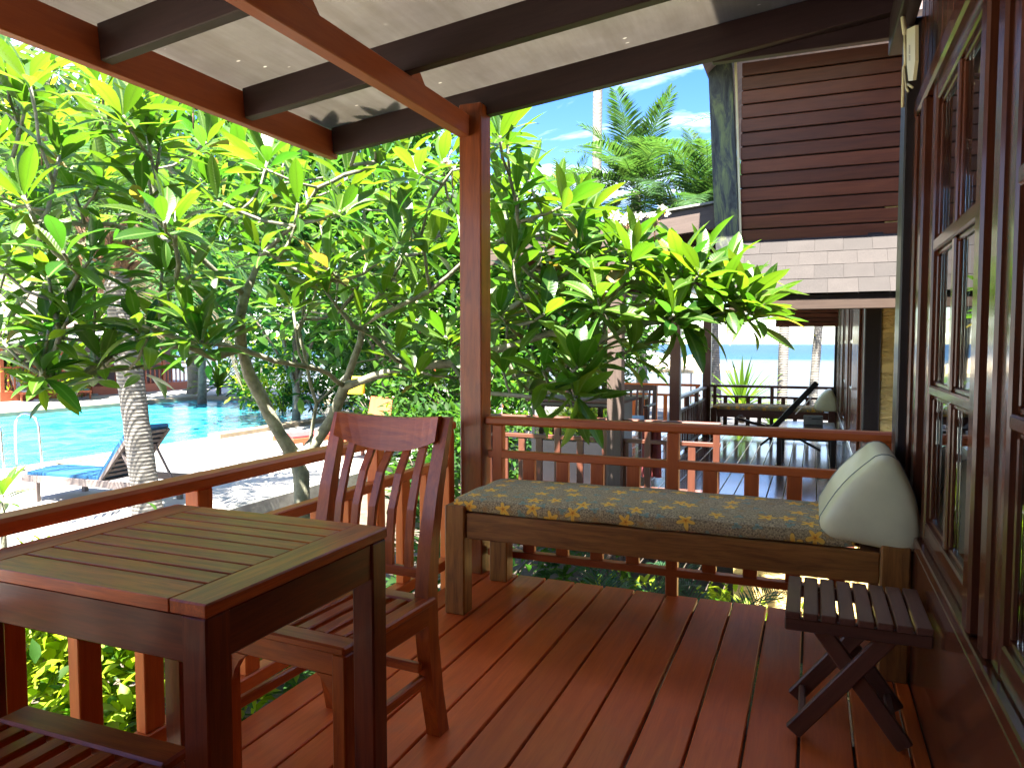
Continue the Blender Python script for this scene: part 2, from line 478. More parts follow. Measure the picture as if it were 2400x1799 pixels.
def m_batik():
    m, t = mat('batik_cotton')
    tcn = N(t, 'ShaderNodeTexCoord')
    mpn = N(t, 'ShaderNodeMapping')
    L(t, tcn.outputs['Object'], mpn.inputs['Vector'])
    def flower(scale, loc, size, petals, drop=.3):
        mm = N(t, 'ShaderNodeMapping')
        mm.inputs['Scale'].default_value = (scale,) * 3
        mm.inputs['Location'].default_value = loc
        wob = N(t, 'ShaderNodeTexNoise', Scale=3.5, Detail=2)
        L(t, tcn.outputs['Object'], wob.inputs['Vector'])
        wv_ = N(t, 'ShaderNodeVectorMath', operation='MULTIPLY_ADD')
        wv_.inputs[1].default_value = (.05, .05, 0)
        L(t, wob.outputs['Color'], wv_.inputs[0])
        L(t, tcn.outputs['Object'], wv_.inputs[2])
        L(t, wv_.outputs[0], mm.inputs['Vector'])
        # flatten to x,y plus the side drop so that the print runs over the edge
        sp = N(t, 'ShaderNodeSeparateXYZ')
        L(t, mm.outputs[0], sp.inputs[0])
        yy = N(t, 'ShaderNodeMath', operation='ADD')
        L(t, sp.outputs['Y'], yy.inputs[0])
        L(t, sp.outputs['Z'], yy.inputs[1])
        cb = N(t, 'ShaderNodeCombineXYZ')
        L(t, sp.outputs['X'], cb.inputs[0])
        L(t, yy.outputs[0], cb.inputs[1])
        v = N(t, 'ShaderNodeTexVoronoi', voronoi_dimensions='2D', feature='F1', Randomness=.72, Scale=1)
        L(t, cb.outputs[0], v.inputs['Vector'])
        df = N(t, 'ShaderNodeVectorMath', operation='SUBTRACT')
        L(t, cb.outputs[0], df.inputs[0])
        L(t, v.outputs['Position'], df.inputs[1])
        s2 = N(t, 'ShaderNodeSeparateXYZ')
        L(t, df.outputs[0], s2.inputs[0])
        an = N(t, 'ShaderNodeMath', operation='ARCTAN2')
        L(t, s2.outputs['Y'], an.inputs[0])
        L(t, s2.outputs['X'], an.inputs[1])
        ph = N(t, 'ShaderNodeSeparateColor')
        L(t, v.outputs['Color'], ph.inputs[0])
        ma = N(t, 'ShaderNodeMath', operation='MULTIPLY_ADD')
        ma.inputs[1].default_value = petals
        L(t, an.outputs[0], ma.inputs[0])
        p6 = N(t, 'ShaderNodeMath', operation='MULTIPLY')
        p6.inputs[1].default_value = 6.28
        L(t, ph.outputs[0], p6.inputs[0])
        L(t, p6.outputs[0], ma.inputs[2])
        co = N(t, 'ShaderNodeMath', operation='COSINE')
        L(t, ma.outputs[0], co.inputs[0])
        rad = N(t, 'ShaderNodeMath', operation='MULTIPLY_ADD')
        rad.inputs[1].default_value = size * .3
        rad.inputs[2].default_value = size * .7
        L(t, co.outputs[0], rad.inputs[0])
        q = N(t, 'ShaderNodeMath', operation='DIVIDE')
        L(t, v.outputs['Distance'], q.inputs[0])
        L(t, rad.outputs[0], q.inputs[1])
        dr = N(t, 'ShaderNodeMath', operation='LESS_THAN')
        dr.inputs[1].default_value = drop
        L(t, ph.outputs[1], dr.inputs[0])
        qq = N(t, 'ShaderNodeMath', operation='ADD')
        L(t, q.outputs[0], qq.inputs[0])
        L(t, dr.outputs[0], qq.inputs[1])
        return qq.outputs[0], ph.outputs[1]
    # speckled ground
    n = N(t, 'ShaderNodeTexVoronoi', feature='DISTANCE_TO_EDGE', Scale=95)
    L(t, tcn.outputs['Object'], n.inputs['Vector'])
    nb = N(t, 'ShaderNodeTexNoise', Scale=130, Detail=2)
    L(t, tcn.outputs['Object'], nb.inputs['Vector'])
    g1 = ramp(t, [(.03, (.6, .44, .2)), (.16, (.25, .178, .078))], n.outputs['Distance'])
    g2 = ramp(t, [(.42, (.11, .078, .038)), (.62, (.5, .36, .16))], nb.outputs['Fac'])
    base = N(t, 'ShaderNodeMix', data_type='RGBA')
    base.inputs[0].default_value = .5
    L(t, g1.outputs[0], base.inputs[6])
    L(t, g2.outputs[0], base.inputs[7])
    col = base.outputs[2]
    def lay(col, q, stops, fac):
        c = ramp(t, stops, q)
        f = ramp(t, fac, q)
        mm = N(t, 'ShaderNodeMix', data_type='RGBA')
        L(t, f.outputs[0], mm.inputs[0])
        L(t, col, mm.inputs[6])
        L(t, c.outputs[0], mm.inputs[7])
        return mm.outputs[2]
    q, _ = flower(13.5, (.3, .2, 0), .3, 3, .4)
    col = lay(col, q, [(.0, (.1, .17, .1)), (.8, (.24, .32, .22)), (1, (.03, .06, .05))], [(.93, (.85,) * 3), (1, (0, 0, 0))])
    q, _ = flower(10.5, (.7, .1, 0), .26, 6)
    col = lay(col, q, [(.0, (.3, .12, .03)), (.3, (.42, .24, .07)), (.9, (.3, .2, .08)), (1, (.04, .03, .02))], [(.93, (.9,) * 3), (1, (0, 0, 0))])
    q, _ = flower(8.6, (.13, .55, 0), .35, 5, .2)
    col = lay(col, q, [(.0, (.25, .07, .01)), (.16, (.75, .25, .015)), (.3, (.85, .42, .035)), (.86, (.86, .5, .07)), (.95, (.2, .1, .03))], [(.96, (1, 1, 1)), (1, (0, 0, 0))])
    p = N(t, 'ShaderNodeBsdfPrincipled', Roughness=.85)
    L(t, col, p.inputs['Base Color'])
    wv = N(t, 'ShaderNodeTexNoise', Scale=300, Detail=2)
    L(t, tcn.outputs['Object'], wv.inputs['Vector'])
    L(t, bumpn(t, wv.outputs['Fac'], .25, .002).outputs[0], p.inputs['Normal'])
    out(t, p.outputs[0])
    return m
M['batik'] = m_batik()

def m_water(name, c_trough, c_streak, rough, bscale, bstr, stretch=(1, 1, 1)):
    m, t = mat(name)
    mpn = mapped(t, stretch, 'Object', False)
    n = N(t, 'ShaderNodeTexNoise', Scale=bscale, Detail=5, Roughness=.6, Distortion=1.2)
    L(t, mpn.outputs[0], n.inputs['Vector'])
    n2 = N(t, 'ShaderNodeTexNoise', Scale=bscale * .8, Detail=5, Distortion=1.8)
    L(t, mpn.outputs[0], n2.inputs['Vector'])
    r = ramp(t, [(.38, c_trough), (.64, c_streak)], n2.outputs['Fac'])  # light and dark streaks of the ripples put into the base colour
    p = N(t, 'ShaderNodeBsdfPrincipled', Roughness=rough)
    p.inputs['IOR'].default_value = 1.33
    p.inputs['Specular IOR Level'].default_value = .13
    L(t, r.outputs[0], p.inputs['Base Color'])
    L(t, bumpn(t, n.outputs['Fac'], bstr, .1).outputs[0], p.inputs['Normal'])
    out(t, p.outputs[0])
    return m
M['pool'] = m_water('pool_water', (.006, .135, .23), (.05, .33, .385), .1, 2.1, .4, (.8, .55, 1))

def m_sea():
    m, t = mat('sea_water')
    tcn = N(t, 'ShaderNodeTexCoord')
    sp = N(t, 'ShaderNodeSeparateXYZ')
    L(t, tcn.outputs['Object'], sp.inputs[0])
    mr = N(t, 'ShaderNodeMapRange')
    mr.inputs['From Min'].default_value = 20
    mr.inputs['From Max'].default_value = 320
    mpn = N(t, 'ShaderNodeMapping')
    mpn.inputs['Scale'].default_value = (.02, .16, 1)
    L(t, tcn.outputs['Object'], mpn.inputs['Vector'])
    n0 = N(t, 'ShaderNodeTexNoise', Scale=1, Detail=5, Roughness=.6)
    L(t, mpn.outputs[0], n0.inputs['Vector'])
    ad = N(t, 'ShaderNodeMath', operation='MULTIPLY_ADD')
    ad.inputs[1].default_value = 44
    L(t, n0.outputs['Fac'], ad.inputs[0])
    L(t, sp.outputs['Y'], ad.inputs[2])
    L(t, ad.outputs[0], mr.inputs['Value'])
    r = ramp(t, [(0, (.06, .067, .07)), (.3, (.055, .064, .07)), (.42, (.047, .06, .07)), (.48, (.003, .03, .058)), (1, (.0015, .021, .05))], mr.outputs[0])
    p = N(t, 'ShaderNodeBsdfPrincipled', Roughness=.3)
    p.inputs['IOR'].default_value = 1.33
    p.inputs['Specular IOR Level'].default_value = .02
    mp2 = N(t, 'ShaderNodeMapping')
    mp2.inputs['Scale'].default_value = (.35, 1.6, 1)
    L(t, tcn.outputs['Object'], mp2.inputs['Vector'])
    n1 = N(t, 'ShaderNodeTexNoise', Scale=.9, Detail=6, Roughness=.65)
    L(t, mp2.outputs[0], n1.inputs['Vector'])
    r1 = ramp(t, [(.35, (.8, .84, .88)), (.6, (1, 1, 1))], n1.outputs['Fac'])
    mul = N(t, 'ShaderNodeMix', data_type='RGBA', blend_type='MULTIPLY')
    mul.inputs[0].default_value = 1
    L(t, r.outputs[0], mul.inputs[6])
    L(t, r1.outputs[0], mul.inputs[7])
    L(t, mul.outputs[2], p.inputs['Base Color'])
    L(t, bumpn(t, n1.outputs['Fac'], .5, .2).outputs[0], p.inputs['Normal'])
    out(t, p.outputs[0])
    return m
M['sea'] = m_sea()

def m_tile():
    m, t = mat('roof_tile')
    mpn = mapped(t, (1, 1, 1), 'Object', False)
    b = N(t, 'ShaderNodeTexBrick', Scale=1)
    b.inputs['Color1'].default_value = (.13, .095, .088, 1)
    b.inputs['Color2'].default_value = (.18, .135, .125, 1)
    b.inputs['Mortar'].default_value = (.2, .14, .13, 1)
    b.inputs['Mortar Size'].default_value = .012
    b.inputs['Brick Width'].default_value = .3
    b.inputs['Row Height'].default_value = .16
    L(t, mpn.outputs[0], b.inputs['Vector'])
    p = N(t, 'ShaderNodeBsdfPrincipled', Roughness=.85)
    L(t, b.outputs['Color'], p.inputs['Base Color'])
    L(t, bumpn(t, b.outputs['Fac'], -.5, .02).outputs[0], p.inputs['Normal'])
    out(t, p.outputs[0])
    return m
M['tile'] = m_tile()

# ------------------------------------------------------------------ object helpers
WM = {}
def attach(o, parent, mw):
    if o.name not in COL.objects: COL.objects.link(o)
    if parent is not None:
        o.parent = parent
        o.matrix_basis = WM[parent.name].inverted() @ mw
    else: o.matrix_basis = mw
    WM[o.name] = mw
    return o
def thing(name, label, cat, loc=(0, 0, 0), group=None, rotz=0):
    o = bpy.data.objects.new(name, None)
    o.empty_display_size = .1
    tag(o, label, cat, group)
    return attach(o, None, Matrix.Translation(loc) @ Matrix.Rotation(rotz, 4, 'Z'))
def tag(o, label, cat, group=None):
    o['label'] = label
    o['category'] = cat
    if group: o['group'] = group
    return o
def struct(o):
    o['kind'] = 'structure'
    return o
def stuff(o):
    o['kind'] = 'stuff'
    return o
BOXC = {}
def boxmesh(dx, dy, dz, b, m):
    key = (round(dx, 4), round(dy, 4), round(dz, 4), round(b, 4), m.name)
    if key in BOXC: return BOXC[key]
    hx, hy, hz = dx / 2, dy / 2, dz / 2
    b = min(b, hx * .45, hy * .45, hz * .45)
    vs, idx = [], {}
    for sx in (-1, 1):
        for sy in (-1, 1):
            for sz in (-1, 1):
                for a, v in enumerate(((sx * hx, sy * (hy - b), sz * (hz - b)), (sx * (hx - b), sy * hy, sz * (hz - b)), (sx * (hx - b), sy * (hy - b), sz * hz))):
                    idx[(sx, sy, sz, a)] = len(vs)
                    vs.append(v)
    fs = []
    q = [(-1, -1), (1, -1), (1, 1), (-1, 1)]
    for s in (-1, 1):
        fs.append([idx[(s, u, v, 0)] for u, v in q])
        fs.append([idx[(u, s, v, 1)] for u, v in q])
        fs.append([idx[(u, v, s, 2)] for u, v in q])
    for s in (-1, 1):
        for u in (-1, 1):
            fs.append([idx[(s, u, -1, 0)], idx[(s, u, -1, 1)], idx[(s, u, 1, 1)], idx[(s, u, 1, 0)]])
            fs.append([idx[(s, -1, u, 0)], idx[(s, -1, u, 2)], idx[(s, 1, u, 2)], idx[(s, 1, u, 0)]])
            fs.append([idx[(-1, s, u, 1)], idx[(-1, s, u, 2)], idx[(1, s, u, 2)], idx[(1, s, u, 1)]])
    for sx in (-1, 1):
        for sy in (-1, 1):
            for sz in (-1, 1): fs.append([idx[(sx, sy, sz, a)] for a in range(3)])
    V = [Vector(v) for v in vs]
    for f in fs:
        c = sum((V[i] for i in f), Vector()) / len(f)
        n = (V[f[1]] - V[f[0]]).cross(V[f[2]] - V[f[0]])
        if n.dot(c) < 0: f.reverse()
    me = bpy.data.meshes.new('box')
    me.from_pydata(vs, [], fs)
    me.materials.append(m)
    BOXC[key] = me
    return me
def box(name, c, s, m, parent=None, rot=None, bev=.004):
    """box of size s about c; the longest side becomes the grain direction"""
    ax = max(range(3), key=lambda i: s[i])
    mw = Matrix.Translation(c)
    if rot is not None: mw = mw @ rot.to_4x4()
    if ax == 0: d = s
    elif ax == 1:
        mw = mw @ Matrix.Rotation(PI / 2, 4, 'Z')
        d = (s[1], s[0], s[2])
    else:
        mw = mw @ Matrix.Rotation(-PI / 2, 4, 'Y')
        d = (s[2], s[1], s[0])
    return attach(bpy.data.objects.new(name, boxmesh(*d, bev, m)), parent, mw)
def bx(name, x0, x1, y0, y1, z0, z1, m, parent=None, bev=.004):
    return box(name, ((x0 + x1) / 2, (y0 + y1) / 2, (z0 + z1) / 2), (x1 - x0, y1 - y0, z1 - z0), m, parent, None, bev)
def bar(name, p0, p1, w, t, m, parent=None, up=(0, 0, 1), bev=.004):
    p0, p1 = Vector(p0), Vector(p1)
    x = (p1 - p0).normalized()
    y = Vector(up).cross(x)
    if y.length < 1e-4: y = Vector((0, 1, 0)).cross(x)
    y.normalize()
    z = x.cross(y)
    mw = Matrix((x, y, z)).transposed().to_4x4()
    mw.translation = (p0 + p1) / 2
    return attach(bpy.data.objects.new(name, boxmesh((p1 - p0).length, w, t, bev, m)), parent, mw)

class MB:
    def __init__(self):
        self.v, self.f, self.mi, self.lv = [], [], [], []
    def add(self, vs, fs, mi=0, lv=None):
        o = len(self.v)
        self.v += [tuple(p) for p in vs]
        self.f += [tuple(i + o for i in f) for f in fs]
        self.mi += [mi] * len(fs)
        self.lv += lv if lv else [(0, .5, 0)] * len(vs)
    def box(self, c, s, rot=None, mi=0):
        c = Vector(c)
        pts = [Vector((x * s[0] / 2, y * s[1] / 2, z * s[2] / 2)) for x in (-1, 1) for y in (-1, 1) for z in (-1, 1)]
        if rot is not None: pts = [rot @ p for p in pts]
        self.add([c + p for p in pts], [(0, 1, 3, 2), (4, 6, 7, 5), (0, 4, 5, 1), (2, 3, 7, 6), (0, 2, 6, 4), (1, 5, 7, 3)], mi)
    def tube(self, pts, rad, n=8, mi=0, cap=True):
        pts = [Vector(p) for p in pts]
        if not isinstance(rad, (list, tuple)): rad = [rad] * len(pts)
        vs = []
        ref = Vector((.31, .2, .93))
        for i, p in enumerate(pts):
            d = (pts[min(i + 1, len(pts) - 1)] - pts[max(i - 1, 0)])
            d = d.normalized() if d.length > 1e-9 else Vector((0, 0, 1))
            a = d.cross(ref)
            if a.length < 1e-3: a = d.cross(Vector((1, 0, 0)))
            a.normalize()
            ref = a.cross(d)
            b = ref
            for k in range(n):
                an = 2 * PI * k / n
                vs.append(p + (a * math.cos(an) + b * math.sin(an)) * rad[i])
        fs = []
        for i in range(len(pts) - 1):
            for k in range(n):
                fs.append((i * n + k, i * n + (k + 1) % n, (i + 1) * n + (k + 1) % n, (i + 1) * n + k))
        if cap:
            fs.append(tuple(range(n))[::-1])
            fs.append(tuple((len(pts) - 1) * n + k for k in range(n)))
        self.add(vs, fs, mi)
    def build(self, name, mats, parent=None, mw=None, smooth=False, lv=False):
        """vertices are in world space; mw gives the object its own origin"""
        mw = mw or Matrix.Identity(4)
        inv = mw.inverted()
        me = bpy.data.meshes.new(name)
        me.from_pydata([tuple(inv @ Vector(p)) for p in self.v] if mw != Matrix.Identity(4) else self.v, [], self.f)
        for m in (mats if isinstance(mats, (list, tuple)) else [mats]): me.materials.append(m)
        if any(self.mi): me.polygons.foreach_set('material_index', self.mi)
        if smooth: me.polygons.foreach_set('use_smooth', [True] * len(self.f))
        if lv:
            a = me.attributes.new('lv', 'FLOAT_VECTOR', 'POINT')
            a.data.foreach_set('vector', [x for p in self.lv for x in p])
        me.update()
        return attach(bpy.data.objects.new(name, me), parent, mw)
def T(*p): return Matrix.Translation(p)

def children_of(o): return [c for c in o.children]
def dup(root, mw, label, group=None, parent=None):
    c = root.copy()
    COL.objects.link(c)
    if parent is None:
        c.matrix_basis = mw
        WM[c.name] = mw
        if label: c['label'] = label
        if group: c['group'] = group
    else: c.parent = parent
    for ch in children_of(root): dup(ch, None, None, None, c)
    return c

# ------------------------------------------------------------------ ground, terrace, pool, sea
g = MB()
g.add([(-400, -60, -1.12), (200, -60, -1.12), (200, 15.5, -1.12), (-400, 15.5, -1.12), (-400, 25, -1.5), (200, 25, -1.5), (-400, 60, -3.2), (200, 60, -3.2)],
      [(0, 1, 2, 3), (3, 2, 5, 4), (4, 5, 7, 6)])
struct(g.build('ground', M['soil']))
g = MB()
g.add([(-60, 14, -1.09), (60, 14, -1.09), (60, 25, -1.45), (-60, 25, -1.45), (60, 46, -2.42), (-60, 46, -2.42)], [(0, 1, 2, 3), (3, 2, 4, 5)])
struct(g.build('beach', M['sand']))
g = MB()
ys = [36, 80, 200, 600, 2000, 14000]
for i in range(len(ys) - 1):
    g.add([(-12000, ys[i], -2.2), (12000, ys[i], -2.2), (12000, ys[i + 1], -2.2), (-12000, ys[i + 1], -2.2)], [(0, 1, 2, 3)])
struct(g.build('sea', M['sea'], None, T(0, 36, 0)))
# pool, water surface, tiled floor
PX0, PX1, PY0, PY1 = -22.6, -12.42, 4.2, 22.3
ter = MB()
TZ = -.9
def slab(mb, x0, x1, y0, y1, z0, z1): mb.box(((x0 + x1) / 2, (y0 + y1) / 2, (z0 + z1) / 2), (x1 - x0, y1 - y0, z1 - z0))
slab(ter, PX1 + .002, -6.95, -30, 22.3, -1.6, TZ)
slab(ter, -48, PX0, -30, 30, -1.6, TZ)
slab(ter, PX0, PX1, PY1, 30, -1.6, TZ)
slab(ter, PX0, PX1, -30, PY0, -1.6, TZ)
struct(ter.build('pool_terrace', M['terrace']))
g = MB()
nx, ny = 60, 90
vs = []
for j in range(ny + 1):
    for i in range(nx + 1):
        x = PX0 + (PX1 - PX0) * i / nx
        y = PY0 + (PY1 - PY0) * j / ny
        vs.append((x, y, -1.0 + .006 * noise.noise(Vector((x * 2.1, y * 2.1, 0)))))
fs = [(j * (nx + 1) + i, j * (nx + 1) + i + 1, (j + 1) * (nx + 1) + i + 1, (j + 1) * (nx + 1) + i) for j in range(ny) for i in range(nx)]
g.add(vs, fs)
struct(g.build('pool_water', M['pool'], smooth=True))
g = MB()
for (x0, x1, y0, y1, z1) in ((PX1 - .06, PX1 + .34, 4.2, 12.5, TZ + .02), (PX1 - .06, PX1 + .3, 12.52, 22.3, TZ + .1), (PX0 - .34, PX0 + .06, 4.2, 22.3, TZ + .03), (PX0 + .08, PX1 - .08, PY1 - .06, PY1 + .34, TZ + .03)):
    slab(g, x0, x1, y0, y1, -1.3, z1)
struct(g.build('pool_coping', M['coping']))
kb = MB()
slab(kb, -6.948, -6.78, -8, 14, -1.4, TZ + .012)
struct(kb.build('garden_kerb', M['kerb']))
# ring kerb where the palm stands
# ------------------------------------------------------------------ our veranda: deck
Z0 = 0.
deck = thing('deck_floor', 'orange brown painted plank deck of the veranda in the foreground', 'deck')
struct(deck)
del deck['category']
edges = [-1.547 + .1531 * i for i in range(13)]
for i in range(12):
    x0, x1 = edges[i] + .0045, edges[i + 1] - .0045
    if i in (1, 3, 6): x1 -= .003
    bx('plank', x0, min(x1, .322), -2.4, 3.5 + random.uniform(-.004, .004), -.03, random.uniform(-.0012, 0), M['deck'], deck, .003)
bx('plank', -1.664, -1.552, -2.4, 3.5, -.03, 0, M['deck'], deck, .003)
bx('plank', .293, .337, -2.4, 3.5, -.03, 0, M['deck'], deck, .003)
for y in (-1.6, -.6, .4, 1.4, 2.4, 3.38):
    bx('joist', -1.64, .35, y - .03, y + .03, -.18, -.033, M['rafter'], deck)
bx('rim_board', -1.652, -1.6, -2.4, 3.44, -.2, -.034, M['rafter'], deck)
for x in (-1.55, -.55, .3):
    for y in (-1.2, 1.2, 3.3):
        bx('pier', x - .08, x + .08, y - .08, y + .08, -1.2, -.182, M['kerb'], deck)

# corner post
post = thing('veranda_post', 'tall red brown timber post at the corner of the near veranda', 'post', (-1.64, 3.49, 0))
bx('shaft', -1.7, -1.576, 3.43, 3.553, -.5, 2.42, M['post'], post, .006)

# railings
def railing_x(name, label, xs, y, posts, m, z=0., rails=True, first_end=None, group=None, bal=.064, pitch=.195):
    x0, x1 = xs
    t = thing(name, label, 'railing', ((x0 + x1) / 2, y, z), group)
    bar('top_rail', (x0, y, z + .803), (x1, y, z + .803), .078, .042, m, t, bev=.012)
    bar('middle_rail', (x0 + .01, y, z + .629), (x1, y, z + .629), .046, .038, m, t)
    bar('bottom_rail', (x0 + .01, y, z + .11), (x1, y, z + .11), .05, .036, m, t)
    for p in posts: bx('post', p - .028, p + .028, y - .024, y + .024, z - .02, z + .781, m, t)
    for a, b in zip(posts[:-1], posts[1:]):
        n = max(1, round((b - a) / pitch) - 1)
        for k in range(1, n + 1):
            c = a + (b - a) * k / (n + 1) - .01
            bx('baluster', c - bal / 2, c + bal / 2, y - .016, y + .016, z + .128, z + .61, m, t, .003)
    return t
def railing_y(name, label, ys_, x, posts, m, z=0., group=None, pitch=.195):
    y0, y1 = ys_
    t = thing(name, label, 'railing', (x, (y0 + y1) / 2, z), group)
    bar('top_rail', (x, y0, z + .779), (x, y1, z + .779), .078, .042, m, t, bev=.012)
    bar('middle_rail', (x, y0, z + .59), (x, y1, z + .59), .046, .04, m, t)
    bar('bottom_rail', (x, y0, z + .07), (x, y1, z + .07), .055, .05, m, t)
    for p in posts: bx('post', x - .028, x + .028, p - .03, p + .03, z - .1, z + .757, m, t)
    for a, b in zip(posts[:-1], posts[1:]):
        n = max(1, round((b - a) / pitch) - 1)
        for k in range(1, n + 1):
            c = a + (b - a) * k / (n + 1)
            bx('baluster', x - .02, x + .02, c - .034, c + .034, z + .096, z + .569, m, t, .003)
    return t
railing_x('railing', 'orange brown railing across the end of the near veranda behind the daybed', (-1.574, .34), 3.5, [-1.508, -.605, .312], M['rail_shaded'])
railing_y('railing', 'long orange handrail beside the table, running along the left deck edge', (-2.4, 3.41), -1.745, [-2.25, -1.26, -.27, .72, 1.71, 2.7, 3.37], M['rail'])

# roof of the veranda
roof = thing('veranda_roof', 'timber lean-to roof of rafters, purlins and grey sheets over the near deck', 'roof', (-1, 1.5, 2.4))
SL = .11
def zb(x): return 2.365 + SL * (x + 1.66)       # underside of the rafters
def rafter(y, x0=-2.53, x1=.34, parent=roof, m=M['rafter'], dz=0.):
    return bar('rafter', (x0, y, zb(x0) + .072 + dz), (x1, y, zb(x1) + .072 + dz), .052, .143, m, parent)
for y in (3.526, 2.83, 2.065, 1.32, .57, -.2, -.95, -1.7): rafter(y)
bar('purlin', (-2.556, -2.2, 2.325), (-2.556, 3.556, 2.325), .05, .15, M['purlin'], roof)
bar('purlin', (-1.668, -2.2, 2.307), (-1.668, 3.428, 2.307), .062, .108, M['purlin'], roof)
for y in (2.83, 2.065, 1.32, .57):
    mb = MB()
    pts = [(-1.69, y + .03, 2.363), (-1.69, y + .15, 2.363), (-1.69, y + .04, 2.47), (-1.69, y + .03, 2.47)]
    mb.add(pts + [(x + .045, yy, z) for x, yy, z in pts], [(3, 2, 1, 0), (4, 5, 6, 7), (0, 1, 5, 4), (1, 2, 6, 5), (2, 3, 7, 6), (3, 0, 4, 7)])
    mb.build('block', M['purlin'], roof, T(-1.67, y, 2.4))
def sheet(x0, x1, y0, y1, parent, lift=0., m=M['panel'], dz=0.):
    mb = MB()
    a, b = zb(x0) + .148 + lift + dz, zb(x1) + .148 + lift + dz
    mb.add([(x0, y0, a), (x1, y0, b), (x1, y1, b), (x0, y1, a), (x0, y0, a + .007), (x1, y0, b + .007), (x1, y1, b + .007), (x0, y1, a + .007)],
           [(3, 2, 1, 0), (4, 5, 6, 7), (0, 1, 5, 4), (1, 2, 6, 5), (2, 3, 7, 6), (3, 0, 4, 7)])
    return mb.build('roof_sheet', m, parent, T(x0, y0, a))
sheet(-2.66, .34, 1.72, 3.62, roof)
sheet(-2.66, .34, 1.335, 1.73, roof, .009)
sheet(-2.66, .34, -2.3, 1.34, roof, 0, M['rafter'])  # opaque sheet out of view, added to cut light from above and behind
bx('wall_plate', .27, .335, -2.3, 3.56, 2.42, 2.58, M['rafter'], roof)
bx('valance', -.46, .33, 3.556, 3.6, 2.497, 2.6, M['rafter'], roof)

# ------------------------------------------------------------------ our house wall with windows
XW = .37
def casement(y1, y0, z, parent, m, cols, z0=.53, ztop=2.06, st=.075):
    """window between y1 (far) and y0 (near): stiles, rails, muntins, panes set back in the frame"""
    f = bx('window', XW - .012, XW + .028, y1 - st, y1, z + z0, z + ztop, m, parent, .006)
    bx('stile', XW - .012, XW + .028, y0, y0 + st, z + z0, z + ztop, m, f, .006)
    a, b = y0 + st, y1 - st
    for zz, h in ((z0 + .035, .07), (1.047, .032), (1.525, .04), (ztop - .03, .06)):
        bx('rail', XW - .01, XW + .026, a, b, z + zz - h / 2, z + zz + h / 2, m, f, .005)
    w = (b - a) / cols
    zs = [(z0 + .07, 1.031), (1.063, 1.505), (1.545, ztop - .06)]
    for k in range(1, cols):
        c = a + w * k
        for (q0, q1) in zs: bx('muntin', XW - .006, XW + .024, c - .02, c + .02, z + q0, z + q1, m, f, .005)
    for k in range(cols):
        for (q0, q1) in zs:
            lo, hi = a + w * k + (.02 if k else 0), a + w * (k + 1) - (.02 if k < cols - 1 else 0)
            for (u0, u1, v0, v1) in ((lo, hi, q0, q0 + .014), (lo, hi, q1 - .014, q1), (lo, lo + .014, q0 + .014, q1 - .014), (hi - .014, hi, q0 + .014, q1 - .014)):
                bx('bead', XW + .003, XW + .02, u0, u1, z + v0, z + v1, m, f, .003)
            bx('pane', XW + .012, XW + .016, lo + .0142, hi - .0142, z + q0 + .0142, z + q1 - .0142, M['glass'], f, .0005)
    return f
def house_wall(label, yfar, ynear, z, wins, name='house_wall'):
    w = thing(name, label, 'wall', (XW, yfar, z))
    bx('corner_post', XW - .06, XW + .1, yfar - .17, yfar, z - .3, z + 2.45, M['wall_black'], w, .006)
    bx('plinth', XW - .03, XW + .1, ynear, yfar - .172, z - .2, z + .49, M['wall'], w, .006)
    bx('sill', XW - .032, XW + .1, ynear, yfar - .172, z + .492, z + .528, M['wall'], w, .004)
    bx('head', XW - .03, XW + .1, ynear, yfar - .172, z + 2.062, z + 2.13, M['wall'], w, .008)
    y = yfar - .172
    yy = 2.13
    # boards above the windows, upright
    k = 0
    while y - .102 > ynear:
        bx('board', XW - .012, XW + .05, y - .1, y, z + 2.132, z + 2.9, M['wall'], w, .006)
        y -= .104
        k += 1
    prev = yfar - .172
    for (a, b, cols) in wins:
        # jamb mouldings between the windows
        gap = prev - a
        n = max(1, round(gap / .075))
        for i in range(n):
            p1 = prev - gap * i / n
            p0 = prev - gap * (i + 1) / n
            d = (-.03, -.005, -.024)[i % 3]
            bx('jamb', XW + d, XW + .06, p0 + .003, p1 - .003, z + .53, z + 2.06, M['wall'], w, .007)
        casement(a, b, z, w, M['wall'], cols)
        prev = b
    gap = prev - ynear
    n = max(1, round(gap / .09))
    for i in range(n):
        p1, p0 = prev - gap * i / n, prev - gap * (i + 1) / n
        bx('jamb', XW + (-.03, -.005)[i % 2], XW + .06, p0 + .003, p1 - .003, z + .53, z + 2.06, M['wall'], w, .007)
    return w
hw = house_wall('dark varnished house wall with glazed casements at the right edge', 3.42, -2.4, 0,
                [(2.875, 2.0, 2), (1.78, .9, 2), (.7, -.2, 2)])
# unseen wall added behind the viewpoint to block light from the rear
ew = thing('light_block_wall', 'dark timber wall added unseen behind the viewpoint to block rear light', 'wall', (-.7, -1.3, 0))
k = 0
while -1.66 + .105 * k < .3:
    bx('board', -1.66 + .105 * k, -1.66 + .105 * k + .101, -1.34, -1.3, 0, 2.36, M['wall'], ew, .006)
    k += 1
bx('back_panel', -1.7, .32, -1.37, -1.345, -.02, 2.34, M['wall'], ew)
